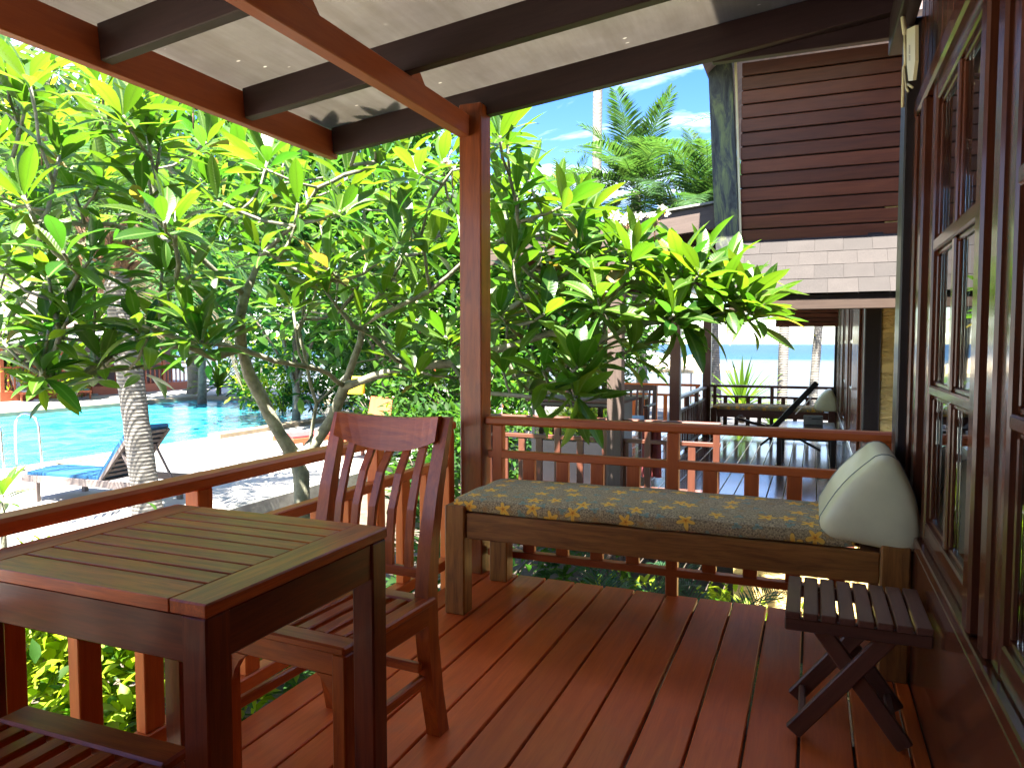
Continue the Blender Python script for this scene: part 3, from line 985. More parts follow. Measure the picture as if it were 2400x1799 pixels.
# dark room behind the glass
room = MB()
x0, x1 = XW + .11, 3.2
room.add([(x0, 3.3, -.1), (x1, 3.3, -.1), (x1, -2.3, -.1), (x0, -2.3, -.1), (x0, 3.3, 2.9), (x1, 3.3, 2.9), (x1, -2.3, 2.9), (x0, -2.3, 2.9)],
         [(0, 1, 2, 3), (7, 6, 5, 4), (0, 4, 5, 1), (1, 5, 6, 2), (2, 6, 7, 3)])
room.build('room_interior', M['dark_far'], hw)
cu = MB()
for (a, b) in ((2.3, 2.02), (1.75, 1.5)):
    n = 16
    vs = []
    for i in range(n + 1):
        y = a + (b - a) * i / n
        x = XW + .2 + .022 * math.sin(i * 1.9)
        vs += [(x, y, .66), (x, y, 1.98)]
    cu.add(vs, [(2 * i, 2 * i + 2, 2 * i + 3, 2 * i + 1) for i in range(n)])
tag(cu.build('curtain', M['curtain'], None, T(XW + .1, 2.1, 1.2), True), 'pale green curtain hanging behind the right-hand window panes', 'curtain')

# main roof of our house above the lean-to
mr = thing('main_roof', 'dark main roof of the near house above the lean-to sheets', 'roof', (.6, .5, 3))
mb = MB()
mb.add([(-.42, -3, 2.82), (2.4, -3, 4.9), (2.4, 3.55, 4.9), (-.42, 3.55, 2.82), (-.42, -3, 2.9), (2.4, -3, 4.98), (2.4, 3.55, 4.98), (-.42, 3.55, 2.9)],
       [(3, 2, 1, 0), (4, 5, 6, 7), (0, 1, 5, 4), (1, 2, 6, 5), (2, 3, 7, 6), (3, 0, 4, 7)])
mb.build('roof_slope', M['tile'], mr)
mb = MB()
mb.add([(5.2, -3, 2.82), (2.4, -3, 4.9), (2.4, 3.55, 4.9), (5.2, 3.55, 2.82)], [(0, 1, 2, 3)])
mb.build('roof_slope', M['tile'], mr)
mb = MB()
mb.add([(XW + .102, 3.34, 2.0), (4.6, 3.34, 2.0), (4.6, 3.34, 3.3), (2.4, 3.34, 4.85), (XW + .102, 3.34, 3.3)], [(0, 1, 2, 3, 4)])
mb.add([(XW + .102, 3.37, -1.0), (4.6, 3.37, -1.0), (4.6, 3.37, 2.05), (XW + .102, 3.37, 2.05)], [(0, 1, 2, 3)])
mb.build('gable_wall', M['wall_black'], mr)

# cream cable holder hanging in the corner
br = thing('cable_holder', 'cream plastic wall fitting with a cable hanging at the top right corner', 'fitting', (.28, 3.0, 2.3))
mb = MB()
def kp(u, v, X=.285):
    d = ray(2000 + u / 5.5275, v / 5.5275)
    return EYEV + d * ((X) / d.x)
prof = [kp(690, 385), kp(800, 332), kp(800, 800), kp(770, 1045), kp(712, 1052), kp(690, 830)]
mb.add([p for p in prof] + [p + Vector((.01, 0, 0)) for p in prof], [tuple(range(6))] + [tuple(range(11, 5, -1))] + [(i, 6 + i, 6 + (i + 1) % 6, (i + 1) % 6) for i in range(6)])
mb.build('body', M['cream'], br, T(*kp(740, 700)))
mb = MB()
mb.tube([kp(604, -60), kp(604, 10), kp(640, 220), kp(668, 440)], .008, 8)
mb.tube([kp(672, 470), kp(675, 830), kp(655, 870), kp(640, 1390)], .006, 8)
mb.build('cable', M['cream'], br, T(*kp(650, 500)), True)
mb = MB()
mb.tube([kp(668, 880), kp(690, 1150), kp(712, 1185)], .004, 6)
mb.tube([kp(705, 1090), kp(765, 1135)], .004, 6)
mb.build('hook', M['cream'], br, T(*kp(700, 1100)), True)
mb = MB()
for v in list(range(585, 690, 13)) + list(range(720, 790, 14)):
    a, b = kp(718, v, .2845), kp(738, v + 3, .2845)
    c_, d_ = kp(738, v + 10, .2845), kp(718, v + 7, .2845)
    mb.add([a, b, c_, d_], [(0, 1, 2, 3)])
mb.build('printed_text', M['print'], br, T(*kp(728, 650)))

# ------------------------------------------------------------------ furniture on the near deck
def make_table():
    t = thing('wooden_table', 'square slatted reddish wooden table in the left foreground', 'table', (-1.3, 1.25, 0))
    x0, x1, y0, y1, z = -1.652, -.962, .952, 1.538, .75
    m = M['table_shaded']
    th = .026
    ix0, ix1 = -1.559, -1.05
    bx('border', x0, ix0 - .001, y0, y1, z - th, z, M['table_top'], t, .003)
    bx('border', ix1 + .001, x1, y0, y1, z - th, z, M['table_top'], t, .003)
    ed = [y0, 1.042, 1.103, 1.163, 1.225, 1.288, 1.348, 1.408, 1.468, y1]
    for i in range(9):
        a, b = ed[i] + (.0042 if i else 0), ed[i + 1] - (.0042 if i < 8 else 0)
        bx('slat', ix0, ix1, a, b, z - th + .001, z - random.uniform(0, .0006), M['table_top'], t, .001)
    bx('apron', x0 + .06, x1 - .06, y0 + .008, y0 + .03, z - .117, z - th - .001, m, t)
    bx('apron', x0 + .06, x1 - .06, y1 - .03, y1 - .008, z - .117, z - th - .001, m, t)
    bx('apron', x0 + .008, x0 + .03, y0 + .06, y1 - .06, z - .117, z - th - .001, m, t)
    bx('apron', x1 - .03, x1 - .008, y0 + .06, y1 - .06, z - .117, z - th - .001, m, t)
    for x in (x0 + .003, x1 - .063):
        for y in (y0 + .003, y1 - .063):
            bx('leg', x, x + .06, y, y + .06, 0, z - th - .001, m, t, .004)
    return t
make_table()

def make_chair(label, at, rotz):
    """dining chair, local frame: seat centre at origin, back towards +y"""
    t = thing('wooden_chair', label, 'chair', (0, 0, 0), 'dining chairs at the wooden table')
    m = M['chair']
    w, d, h = .205, .2, .452
    # seat frame and slats
    bx('seat_rail', -w - .015, w + .015, -d - .02, -d + .045, h - .022, h, m, t, .006)
    bx('seat_rail', -w + .0, w - .0, d - .055, d, h - .022, h, m, t, .006)
    for s in (-1, 1):
        bx('seat_rail', s * w - .026, s * w + .026, -d + .046, d + .0, h - .0225, h - .0005, m, t, .006)
    for k in range(6):
        x = -w + .026 + (2 * w - .052) * (k + .5) / 6
        bx('seat_slat', x - .019, x + .019, -d + .046, d - .056, h - .018, h - .002, m, t, .004)
    # apron with small curved brackets, front legs
    bx('apron', -w + .02, w - .02, -d - .005, -d + .017, h - .085, h - .023, m, t)
    for s in (-1, 1):
        xa, xb = sorted((s * (w - .008), s * (w + .014)))
        bx('apron', xa, xb, -d + .035, d - .02, h - .085, h - .023, m, t)
        bx('leg', s * (w - .01) - .022, s * (w - .01) + .022, -d - .012, -d + .032, 0, h - .023, m, t, .005)
        mb = MB()
        xs = s * (w - .032)
        pr = [(0, h - .085), (-s * .055, h - .085), (-s * .03, h - .103), (-s * .012, h - .13), (0, h - .165)]
        mb.add([(xs + p, -d - .004, z) for p, z in pr] + [(xs + p, -d + .016, z) for p, z in pr], [(0, 1, 2, 3, 4), (9, 8, 7, 6, 5)] + [(i, 5 + i, 5 + (i + 1) % 5, (i + 1) % 5) for i in range(5)])
        mb.build('bracket', m, t, T(xs, -d, h - .1))
    # rear legs running up into the back posts, swept
    prof = [(0, .265), (.14, .232), (.32, .206), (.45, .2), (.6, .214), (.75, .244), (.88, .282), (.975, .315)]
    for s in (-1, 1):
        mb = MB()
        vs = []
        for z, y in prof:
            k = z / .975
            hw_ = .023 - .006 * max(0, k - .5)
            x = s * (w - .01) + s * .012 * max(0, k - .46)
            dy = .028 if z < .5 else .028 - .016 * (z - .5) / .475
            vs += [(x - hw_, y - dy, z), (x + hw_, y - dy, z), (x + hw_, y + dy, z), (x - hw_, y + dy, z)]
        n = len(prof)
        fs = [(3, 2, 1, 0), tuple(4 * (n - 1) + i for i in range(4))]
        for i in range(n - 1):
            for k in range(4): fs.append((4 * i + k, 4 * i + (k + 1) % 4, 4 * i + 4 + (k + 1) % 4, 4 * i + 4 + k))
        mb.add(vs, fs)
        mb.build('back_leg', m, t, T(s * w, .2, .4) @ Matrix.Rotation(-PI / 2, 4, 'Y'))
    # crest rail: dished, belly at its lower edge
    mb = MB()
    n = 12
    vs = []
    for i in range(n + 1):
        u = -1 + 2 * i / n
        x = u * (w - .013)
        c = 1 - u * u
        yb = .292 + .03 * c
        zt = .978 - .012 * c
        zl = .905 - .045 * c
        dzy = .02
        vs += [(x, yb - .013 - dzy, zl), (x, yb - .011, zt), (x, yb + .013, zt + .001), (x, yb + .009 - dzy, zl)]
    fs = [(3, 2, 1, 0), tuple(4 * n + i for i in range(4))]
    for i in range(n):
        for k in range(4): fs.append((4 * i + k, 4 * i + (k + 1) % 4, 4 * i + 4 + (k + 1) % 4, 4 * i + 4 + k))
    mb.add(vs, [f[::-1] for f in fs])
    mb.build('crest_rail', m, t, T(0, .3, .94))
    bx('back_rail', -w + .012, w - .012, .19, .212, .5, .53, m, t)
    # five bowed back slats
    for k in range(5):
        u = (k - 2) / 2.6
        x = u * (w - .03)
        mb = MB()
        vs = []
        zs = [.515, .6, .7, .8, .905 - .045 * (1 - u * u) + .014]
        for i, z in enumerate(zs):
            f = i / 4
            y = .2 + (.272 + .03 * (1 - u * u) - .2) * f - .05 * math.sin(PI * f) * (.5 + .5 * (1 - abs(u))) + .012 * f
            hw_ = .0125
            vs += [(x - hw_, y - .007, z), (x + hw_, y - .007, z), (x + hw_, y + .007, z), (x - hw_, y + .007, z)]
        fs = [(3, 2, 1, 0), tuple(16 + i for i in range(4))]
        for i in range(4):
            for q in range(4): fs.append((4 * i + q, 4 * i + (q + 1) % 4, 4 * i + 4 + (q + 1) % 4, 4 * i + 4 + q))
        mb.add(vs, fs)
        mb.build('back_slat', m, t, T(x, .2, .7) @ Matrix.Rotation(-PI / 2, 4, 'Y'))
    for s in (-1, 1):
        bar('stretcher', (s * (w - .01), -d + .032, .2), (s * (w - .01), d - .022, .2), .02, .032, m, t)
    bar('stretcher', (-w + .01, .17, .24), (w - .01, .17, .24), .02, .03, m, t)
    t.matrix_basis = T(*at) @ Matrix.Rotation(rotz, 4, 'Z')
    WM[t.name] = t.matrix_basis.copy()
    return t
ch1 = make_chair('red brown slat-back dining chair tucked in at the far side of the table', (-1.262, 1.71, 0), R(-3))
dup(ch1, T(-1.275, .78, 0) @ Matrix.Rotation(PI + R(1), 4, 'Z'), 'dining chair at the near side of the table, only its slatted seat showing')

def soft_box(name, x0, x1, y0, y1, z0, z1, m, parent, r=.03, puff=.012, nx=40, ny=14):
    mb = MB()
    nz = 4
    hx, hy, hz = (x1 - x0) / 2, (y1 - y0) / 2, (z1 - z0) / 2
    cx_, cy_, cz_ = (x0 + x1) / 2, (y0 + y1) / 2, (z0 + z1) / 2
    def pt(u, v, w):
        x, y, z = u * hx, v * hy, w * hz
        ix, iy, iz = (max(-hx + r, min(hx - r, x)), max(-hy + r, min(hy - r, y)), max(-hz + r * .9, min(hz - r * .9, z)))
        d = Vector((x - ix, y - iy, z - iz))
        if d.length > 1e-9: d = d.normalized() * r
        p = Vector((ix, iy, iz)) + d
        p.z += puff * (1 - u ** 4) * (1 - v ** 4) * (1 if w > 0 else 0) + .0075 * noise.noise(Vector((x * 5, y * 7, z * 6)))
        return p + Vector((cx_, cy_, cz_))
    def grid(f, a, b):
        o = []
        for j in range(b + 1):
            for i in range(a + 1): o.append(pt(*f(-1 + 2 * i / a, -1 + 2 * j / b)))
        return o, [(j * (a + 1) + i, j * (a + 1) + i + 1, (j + 1) * (a + 1) + i + 1, (j + 1) * (a + 1) + i) for j in range(b) for i in range(a)]
    for f, a, b, fl in ((lambda u, v: (u, v, 1), nx, ny, 0), (lambda u, v: (u, v, -1), nx, ny, 1), (lambda u, v: (u, -1, v), nx, nz, 0),
                        (lambda u, v: (u, 1, v), nx, nz, 1), (lambda u, v: (-1, u, v), ny, nz, 1), (lambda u, v: (1, u, v), ny, nz, 0)):
        vs, fs = grid(f, a, b)
        mb.add(vs, [q[::-1] for q in fs] if fl else fs)
    o = mb.build(name, m, parent, T(cx_, cy_, cz_), True)
    return o
def make_bed(label, label2, label3, off, m_bed, m_mat, m_pil):
    dx, dy, dz = off
    t = thing('daybed', label, 'daybed', (-.57 + dx, 3.15 + dy, dz))
    X0, X1, Y0, Y1 = -1.5 + dx, .335 + dx, 2.868 + dy, 3.44 + dy
    m = m_bed
    bar('side_rail', (X0 + .1, Y0 + .035, dz + .4), (X1 - .1, Y0 + .035, dz + .4), .04, .115, m, t)
    bar('side_rail', (X0 + .1, Y1 - .03, dz + .4), (X1 - .1, Y1 - .03, dz + .4), .04, .115, m, t)
    bar('end_rail', (X0 + .045, Y0 + .088, dz + .435), (X0 + .045, Y1 - .088, dz + .435), .05, .1, m, t)
    bar('end_rail', (X1 - .045, Y0 + .088, dz + .42), (X1 - .045, Y1 - .088, dz + .42), .05, .1, m, t)
    for x in (X0, X1 - .098):
        for y in (Y0, Y1 - .085):
            bx('leg', x, x + .096, y, y + .085, dz, dz + .488, m, t, .006)
    for k in range(9):
        x = X0 + .12 + k * (X1 - X0 - .24) / 8
        bx('slat', x - .035, x + .035, Y0 + .057, Y1 - .052, dz + .425, dz + .443, m, t)
    mt = soft_box('mattress', X0 + .025, X0 + 1.66, Y0 + .02, Y1 - .03, dz + .458, dz + .522, m_mat, None, .028, .012)
    tag(mt, label2, 'mattress')
    # triangular cushion, axis along y, seams at both ends
    P = [(-.012 + dx, .502 + dz), (.392 + dx, .45 + dz), (.268 + dx, .868 + dz)]
    def section(scale, n=36):
        c = Vector((sum(p[0] for p in P) / 3, 0, sum(p[1] for p in P) / 3))
        o = []
        r = .056
        pts = [Vector((p[0], 0, p[1])) for p in P]
        cent = c
        for i in range(3):
            a, b, q = pts[i - 1], pts[i], pts[(i + 1) % 3]
            d1, d2 = (a - b).normalized(), (q - b).normalized()
            bis = (d1 + d2).normalized()
            half = math.acos(max(-1, min(1, d1.dot(d2)))) / 2
            ce = b + bis * (r / math.sin(half))
            n1 = (b + d1 * (r / math.tan(half)) - ce)
            n2 = (b + d2 * (r / math.tan(half)) - ce)
            a1, a2 = math.atan2(n1.z, n1.x), math.atan2(n2.z, n2.x)
            da = (a2 - a1 + PI) % (2 * PI) - PI
            for k in range(7):
                an = a1 + da * k / 6
                o.append(ce + Vector((math.cos(an), 0, math.sin(an))) * r)
            # bulging side to next corner
            e1 = b + d2 * (r / math.tan(half))
            d1b, d2b = (b - q).normalized(), (pts[(i + 2) % 3] - q).normalized()
            hb = math.acos(max(-1, min(1, d1b.dot(d2b)))) / 2
            e2 = q + d1b * (r / math.tan(hb))
            nn = Vector(((e2 - e1).z, 0, -(e2 - e1).x)).normalized()
            if nn.dot((e1 + e2) / 2 - cent) < 0: nn = -nn
            for k in range(1, 6):
                f = k / 6
                o.append(e1.lerp(e2, f) + nn * .014 * math.sin(PI * f) * (0 if i == 0 else 1))
        return [cent + (p - cent) * scale for p in o], cent
    ya, yb_ = 2.885 + dy, 3.36 + dy
    mb = MB()
    rings = [(0, .55, -.022), (0, .8, -.016), (0, .9, -.008), (0, .965, .004), (0, 1, .028), (.12, 1.01, 0), (.5, 1.012, 0), (.88, 1.01, 0), (1, 1, -.028), (1, .965, -.004), (1, .9, .008), (1, .8, .016), (1, .55, .022)]
    vs = []
    n = 0
    for f, s, o in rings:
        pts, cent = section(s)
        n = len(pts)
        vs += [Vector((p.x, ya + (yb_ - ya) * f + o, p.z)) for p in pts]
    fs = []
    for i in range(len(rings) - 1):
        for k in range(n): fs.append((i * n + k, i * n + (k + 1) % n, (i + 1) * n + (k + 1) % n, (i + 1) * n + k))
    c0, c1 = len(vs), len(vs) + 1
    vs += [Vector((cent.x, ya - .026, cent.z)), Vector((cent.x, yb_ + .026, cent.z))]
    for k in range(n):
        fs.append((c0, (k + 1) % n, k))
        fs.append((c1, (len(rings) - 1) * n + k, (len(rings) - 1) * n + (k + 1) % n))
    mb.add(vs, fs)
    pw = thing('pillow', label3, 'pillow', (.2 + dx, 3.1 + dy, .5 + dz))
    mb.build('cover', m_pil, pw, T(.2 + dx, 3.1 + dy, .5 + dz), True)
    for yy, o in ((ya + .045, 0), (yb_ - .045, 0)):
        pts, _ = section(1.008)
        mb = MB()
        ring = [Vector((p.x, yy, p.z)) for p in pts]
        mb.tube(ring + [ring[0]], .0032, 6, cap=False)
        mb.build('piping', M['piping'], pw, T(.2 + dx, yy, .5 + dz), True)
    return t
make_bed('brown wooden daybed along the railing of the near veranda', 'floral batik mattress on the near daybed, yellow flowers on grey brown',
         'large white triangular cushion on the near daybed beside the window', (0, 0, 0), M['bed'], M['batik'], M['pillow'])

def make_stool():
    t = thing('folding_stool', 'small dark folding stool with a slatted top below the daybed', 'stool', (.13, 2.48, 0))
    m = M['stool']
    z = .41
    x0, x1, y0, y1 = -.064, .33, 2.29, 2.655
    for k in range(8):
        a = x0 + (x1 - x0) * k / 8
        bx('slat', a + .003, a + (x1 - x0) / 8 - .004, y0, y1, z - .022, z - random.uniform(0, .002), m, t, .003)
    bx('top_rail', x0 + .002, x1 - .002, y0 + .012, y0 + .034, z - .062, z - .023, m, t)
    bx('top_rail', x0 + .002, x1 - .002, y1 - .034, y1 - .012, z - .062, z - .023, m, t)
    for y, s in ((y0 + .05, 1), (y1 - .075, 1)):
        bar('leg', (-.035, y + .012, .017), (.235, y + .012, z - .045), .05, .022, m, t, (0, 1, 0))
    for y in (y0 + .075, y1 - .05):
        bar('leg', (.275, y + .012, .017), (.02, y + .012, z - .045), .05, .022, m, t, (0, 1, 0))
    bar('spacer', (-.01, y0 + .06, .055), (-.01, y1 - .05, .055), .022, .022, m, t)
    bar('spacer', (.245, y0 + .09, .06), (.245, y1 - .02, .06), .022, .022, m, t)
    return t
make_stool()

# ------------------------------------------------------------------ the next house
DZ, DY = -.3, 9.17
nd = thing('deck_floor', 'glossy worn plank deck of the next veranda', 'deck')
struct(nd)
del nd['category']
x = -3.0
while x < .3:
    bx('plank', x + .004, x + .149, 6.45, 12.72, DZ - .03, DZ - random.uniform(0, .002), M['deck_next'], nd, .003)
    x += .1531
bx('rim_board', -3.0, .34, 6.42, 6.448, DZ - .2, DZ - .01, M['rail_next'], nd)
nb = thing('next_house', 'dark timber neighbouring house with ochre plaster end and gable', 'house', (1.2, 9, -1))
bx('foundation', -.6, 4, 6.5, 12.6, -1.3, DZ - .034, M['ochre'], nb, .01)
bx('plaster_wall', .492, 4, 6.42, 6.55, DZ - .2, 2.3, M['ochre'], nb, .01)
bx('end_post', .372, .49, 6.4, 6.56, DZ - .1, 2.1, M['wall_black'], nb, .006)
# clad gable end above the skirt roof
GY = 6.42
zc0 = 2.03
k = 0
while zc0 + .113 * k < 3.4:
    z = zc0 + .113 * k
    box('board', (.83, GY - .012 + .004 * (k % 2), z + .056), (2.83, .022, .101), M['clad'], nb, Matrix.Rotation(R(9), 3, 'X'), .004)
    k += 1
bx('gable_core', -.58, 4, GY + .02, GY + .12, 2.0, 3.5, M['wall_black'], nb)
bar('barge_board', (-.672, GY - .03, 1.98), (-.76, GY - .03, 3.55), .19, .1, M['moss'], nb, (0, 1, 0))
bar('trim_strip', (-.572, GY - .045, 2.02), (-.635, GY - .045, 3.5), .02, .03, M['cream'], nb, (0, 1, 0))
mb = MB()
rp = [(-.86, 5.66, 3.42), (4.2, 5.66, 3.42), (2.6, 8.6, 5.2), (1.2, 8.6, 5.2), (1.2, 11, 5.2), (-.86, 12.8, 3.42)]
mb.add(rp + [(x_, y_, z_ + .07) for x_, y_, z_ in rp], [(3, 2, 1, 0), (6, 7, 8, 9), (0, 1, 7, 6), (0, 3, 4, 5), (11, 10, 9, 6), (0, 6, 11, 5)])
mb.build('roof', M['tile'], nb)
# skirt roof: each shingle its own piece
EY, EZ, TY, TZ2 = 5.86, 1.575, GY - .03, 2.035
run = Vector((0, TY - EY, TZ2 - EZ))
rl = run.length
rd = run.normalized()
nrm = Vector((0, -rd.z, rd.y))
skirt = bpy.data.objects.new('skirt_roof', None)
attach(skirt, nb, T(.5, EY, EZ))
mb = MB()
a0, a1 = Vector((-.60, EY, EZ - .012)), Vector((3.2, EY, EZ - .012))
mb.add([a0, a1, a1 + run, a0 + run, a0 + Vector((0, .01, -.03)), a1 + Vector((0, .01, -.03)), a1 + run, a0 + run], [(3, 2, 1, 0), (4, 5, 6, 7), (0, 1, 5, 4)])
mb.build('underlay', M['wall_black'], skirt)
rows = 4
for r_ in range(rows):
    x = -.62 + (0 if r_ % 2 else -.11)
    s0, s1 = rl * r_ / rows - .012, rl * (r_ + 1) / rows + .012
    while x < 2.4:
        w_ = .205
        xx0, xx1 = max(x, -.62), x + w_ - .001
        if xx1 - xx0 > .03:
            c = Vector(((xx0 + xx1) / 2, EY, EZ)) + rd * (s0 + s1) / 2 + nrm * (.006 + random.uniform(0, .002))
            rot = Matrix(((1, 0, 0), (0, rd.y, nrm.y), (0, rd.z, nrm.z))) @ Matrix.Rotation(R(-1.2), 3, 'X')
            box('shingle', c, (xx1 - xx0, s1 - s0, .005), M['shingle'], skirt, rot, .0008)
        x += w_
bx('eave_board', -.61, 3, EY + .01, EY + .05, EZ - .12, EZ - .016, M['eave'], nb, .005)
bx('soffit', -.61, 3, EY + .052, GY, EZ - .075, EZ - .055, M['ochre'], nb, .003)
mb = MB()
mb.add([(-.62, EY, EZ - .02), (-.6, TY, TZ2), (-.6, TY, EZ - .06), (-.62, EY + .05, EZ - .06)], [(0, 1, 2, 3)])
mb.build('skirt_end', M['wall_black'], nb)
house_wall('glossy dark casement wall of the next house facing its veranda', 12.65, 6.56, DZ, [(11.6, 10.7, 2), (10.2, 9.2, 2), (8.6, 7.6, 2)], 'casement_wall')
mb = MB()
mb.add([(XW + .104, 12.5, -.4), (XW + .104, 6.6, -.4), (XW + .104, 6.6, 2.6), (XW + .104, 12.5, 2.6)], [(0, 1, 2, 3)])
mb.build('inner_wall', M['dark_far'], nb)
# far gable cladding beyond its deck
k = 0
for k in range(9):
    box('soffit_board', (-.1, 12.2, 1.5 + .07 * k), (.9, .02, .06), M['clad'], nb, Matrix.Rotation(R(9), 3, 'X'), .003)
bx('soffit_core', -.55, .36, 12.23, 12.3, 1.47, 2.3, M['wall_black'], nb)
# lean-to roof of the next veranda
nr = thing('veranda_roof', 'brown lean-to roof of the next veranda behind the plumeria flowers', 'roof', (-1, 9.5, 2.2))
bar('fascia', (-2.9, 6.44, zb(-2.9) + .11 + DZ), (-.72, 6.44, zb(-.72) + .11 + DZ), .04, .2, M['fascia'], nr)
bar('capping', (-2.95, 6.43, zb(-2.95) + .225 + DZ), (-.72, 6.43, zb(-.72) + .225 + DZ), .08, .02, M['kerb'], nr)
for y in (7.2, 7.9, 8.65, 9.4, 10.15, 10.9, 11.65, 12.5): rafter(y, -2.9, .34, nr, M['rafter'], DZ)
bar('purlin', (-2.6, 6.5, 2.02), (-2.6, 12.6, 2.02), .05, .14, M['rail_next'], nr)
bar('purlin', (-1.668, 6.5, 2.0), (-1.668, 12.6, 2.0), .06, .11, M['rail_next'], nr)
sheet(-2.95, .34, 6.47, 12.8, nr, 0, M['panel'], DZ)
for y, lb in ((6.45, 'sunlit brown post at the near corner of the next veranda'), (9.55, 'dark brown middle post of the next veranda seen against the sea'), (12.62, 'farthest slim brown post of the next veranda by the beach railing')):
    p = thing('veranda_post', lb, 'post', (-1.64, y, DZ))
    bx('shaft', -1.7, -1.57, y - .065, y + .065, DZ - .6, zb(-1.66) + DZ - .003, M['fascia'] if y < 7 else M['rail_next'], p, .006)
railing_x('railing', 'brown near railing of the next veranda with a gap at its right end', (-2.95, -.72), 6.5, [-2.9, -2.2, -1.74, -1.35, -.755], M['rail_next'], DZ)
railing_x('railing', 'thin dark railing at the far end of the next veranda before the sea', (-1.57, .34), 12.66, [-1.508, -.605, .312], M['rail_next'], DZ)
railing_y('railing', 'brown side railing of the next veranda between its farther posts', (9.62, 12.55), -1.66, [9.7, 10.7, 11.6, 12.5], M['rail_next'], DZ)
railing_x('railing', 'short reddish railing left of the dark middle post near the beach', (-3.3, -1.75), 12.66, [-3.25, -2.5, -1.8], M['rail'], DZ)
make_bed('dark daybed at the far end of the next veranda', 'brown patterned mattress on the far daybed of the next veranda',
         'grey white triangular cushion on the far daybed', (0, DY, DZ), M['rail_next'], M['batik'], M['pillow'])

# things standing on the next veranda
t = thing('low_cabinet', 'dark glossy low cabinet against the wall of the next veranda', 'cabinet', (.05, 10.2, DZ))
bx('top', -.42, .29, 9.7, 10.9, DZ + .4, DZ + .43, M['wall'], t)
for x in (-.4, .22):
    for y in (9.73, 10.82): bx('leg', x, x + .06, y, y + .06, DZ, DZ + .398, M['wall_black'], t)
bx('apron', -.35, .23, 9.74, 9.76, DZ + .3, DZ + .398, M['wall_black'], t)
t = thing('speaker_box', 'small grey radio box on the low cabinet of the next veranda', 'radio', (.1, 10.5, DZ + .43))
bx('case', -.1, .14, 10.45, 10.6, DZ + .431, DZ + .55, M['kerb'], t, .008)
bx('slot', 0, .11, 10.446, 10.4495, DZ + .505, DZ + .518, M['black_metal'], t, .001)
# black folding chair with reclined back
t = thing('folding_chair', 'black folding reclining chair with a towel on the next veranda', 'reclining chair', (-.5, 8.6, DZ))
D8 = 8.2
def at8(px, py, o=0.): return dep(px, py, D8 + o)
for o in (0, .42):
    bar('back_frame', at8(1812, 1003, o), at8(1914, 897, o), .06, .05, M['black_metal'], t, (0, 1, 0))
    bar('leg', at8(1858, 1020, o), at8(1922, 1055, o), .025, .03, M['black_metal'], t, (0, 1, 0))
    bar('leg', at8(1830, 1005, o), at8(1782, 1043, o), .025, .03, M['black_metal'], t, (0, 1, 0))
    bar('seat_frame', at8(1725, 980, o), at8(1815, 1004, o), .03, .03, M['black_metal'], t, (0, 1, 0))
mb = MB()
for k in range(4):
    f0 = k / 4
    a, b = at8(1812, 1003).lerp(at8(1914, 897), f0), at8(1812, 1003).lerp(at8(1914, 897), f0 + .22)
    a2, b2 = at8(1812, 1003, .42).lerp(at8(1914, 897, .42), f0), at8(1812, 1003, .42).lerp(at8(1914, 897, .42), f0 + .22)
    mb.add([a, b, b2, a2], [(0, 1, 2, 3)])
mb.build('back_sling', M['black_metal'], t)
mb = MB()
for k in range(7):
    p = at8(1868 + 5.4 * k, 966 - 5.6 * k, -.02)
    mb.box(p, (.012, .004, .055), Matrix.Rotation(R(40), 3, 'Y'))
mb.build('lettering', M['white_mark'], t)
tw = MB()
n = 14
vs = []
for i in range(n + 1):
    for j in range(7):
        px = 1726 + 90 * i / n
        py = 984 + 20 * i / n - 8 * math.sin(i * .9) * (1 - i / n)
        p = at8(px, py, .02 + .36 * j / 6) + Vector((0, 0, .03 * noise.noise(Vector((i * .7, j * .8, 3))) + .03))
        vs.append(p)
tw.add(vs, [(i * 7 + j, i * 7 + j + 1, (i + 1) * 7 + j + 1, (i + 1) * 7 + j) for i in range(n) for j in range(6)])
tag(tw.build('towel', M['towel'], None, T(*at8(1770, 990)), True), 'crumpled grey towel draped over the seat of the black folding chair', 'towel')
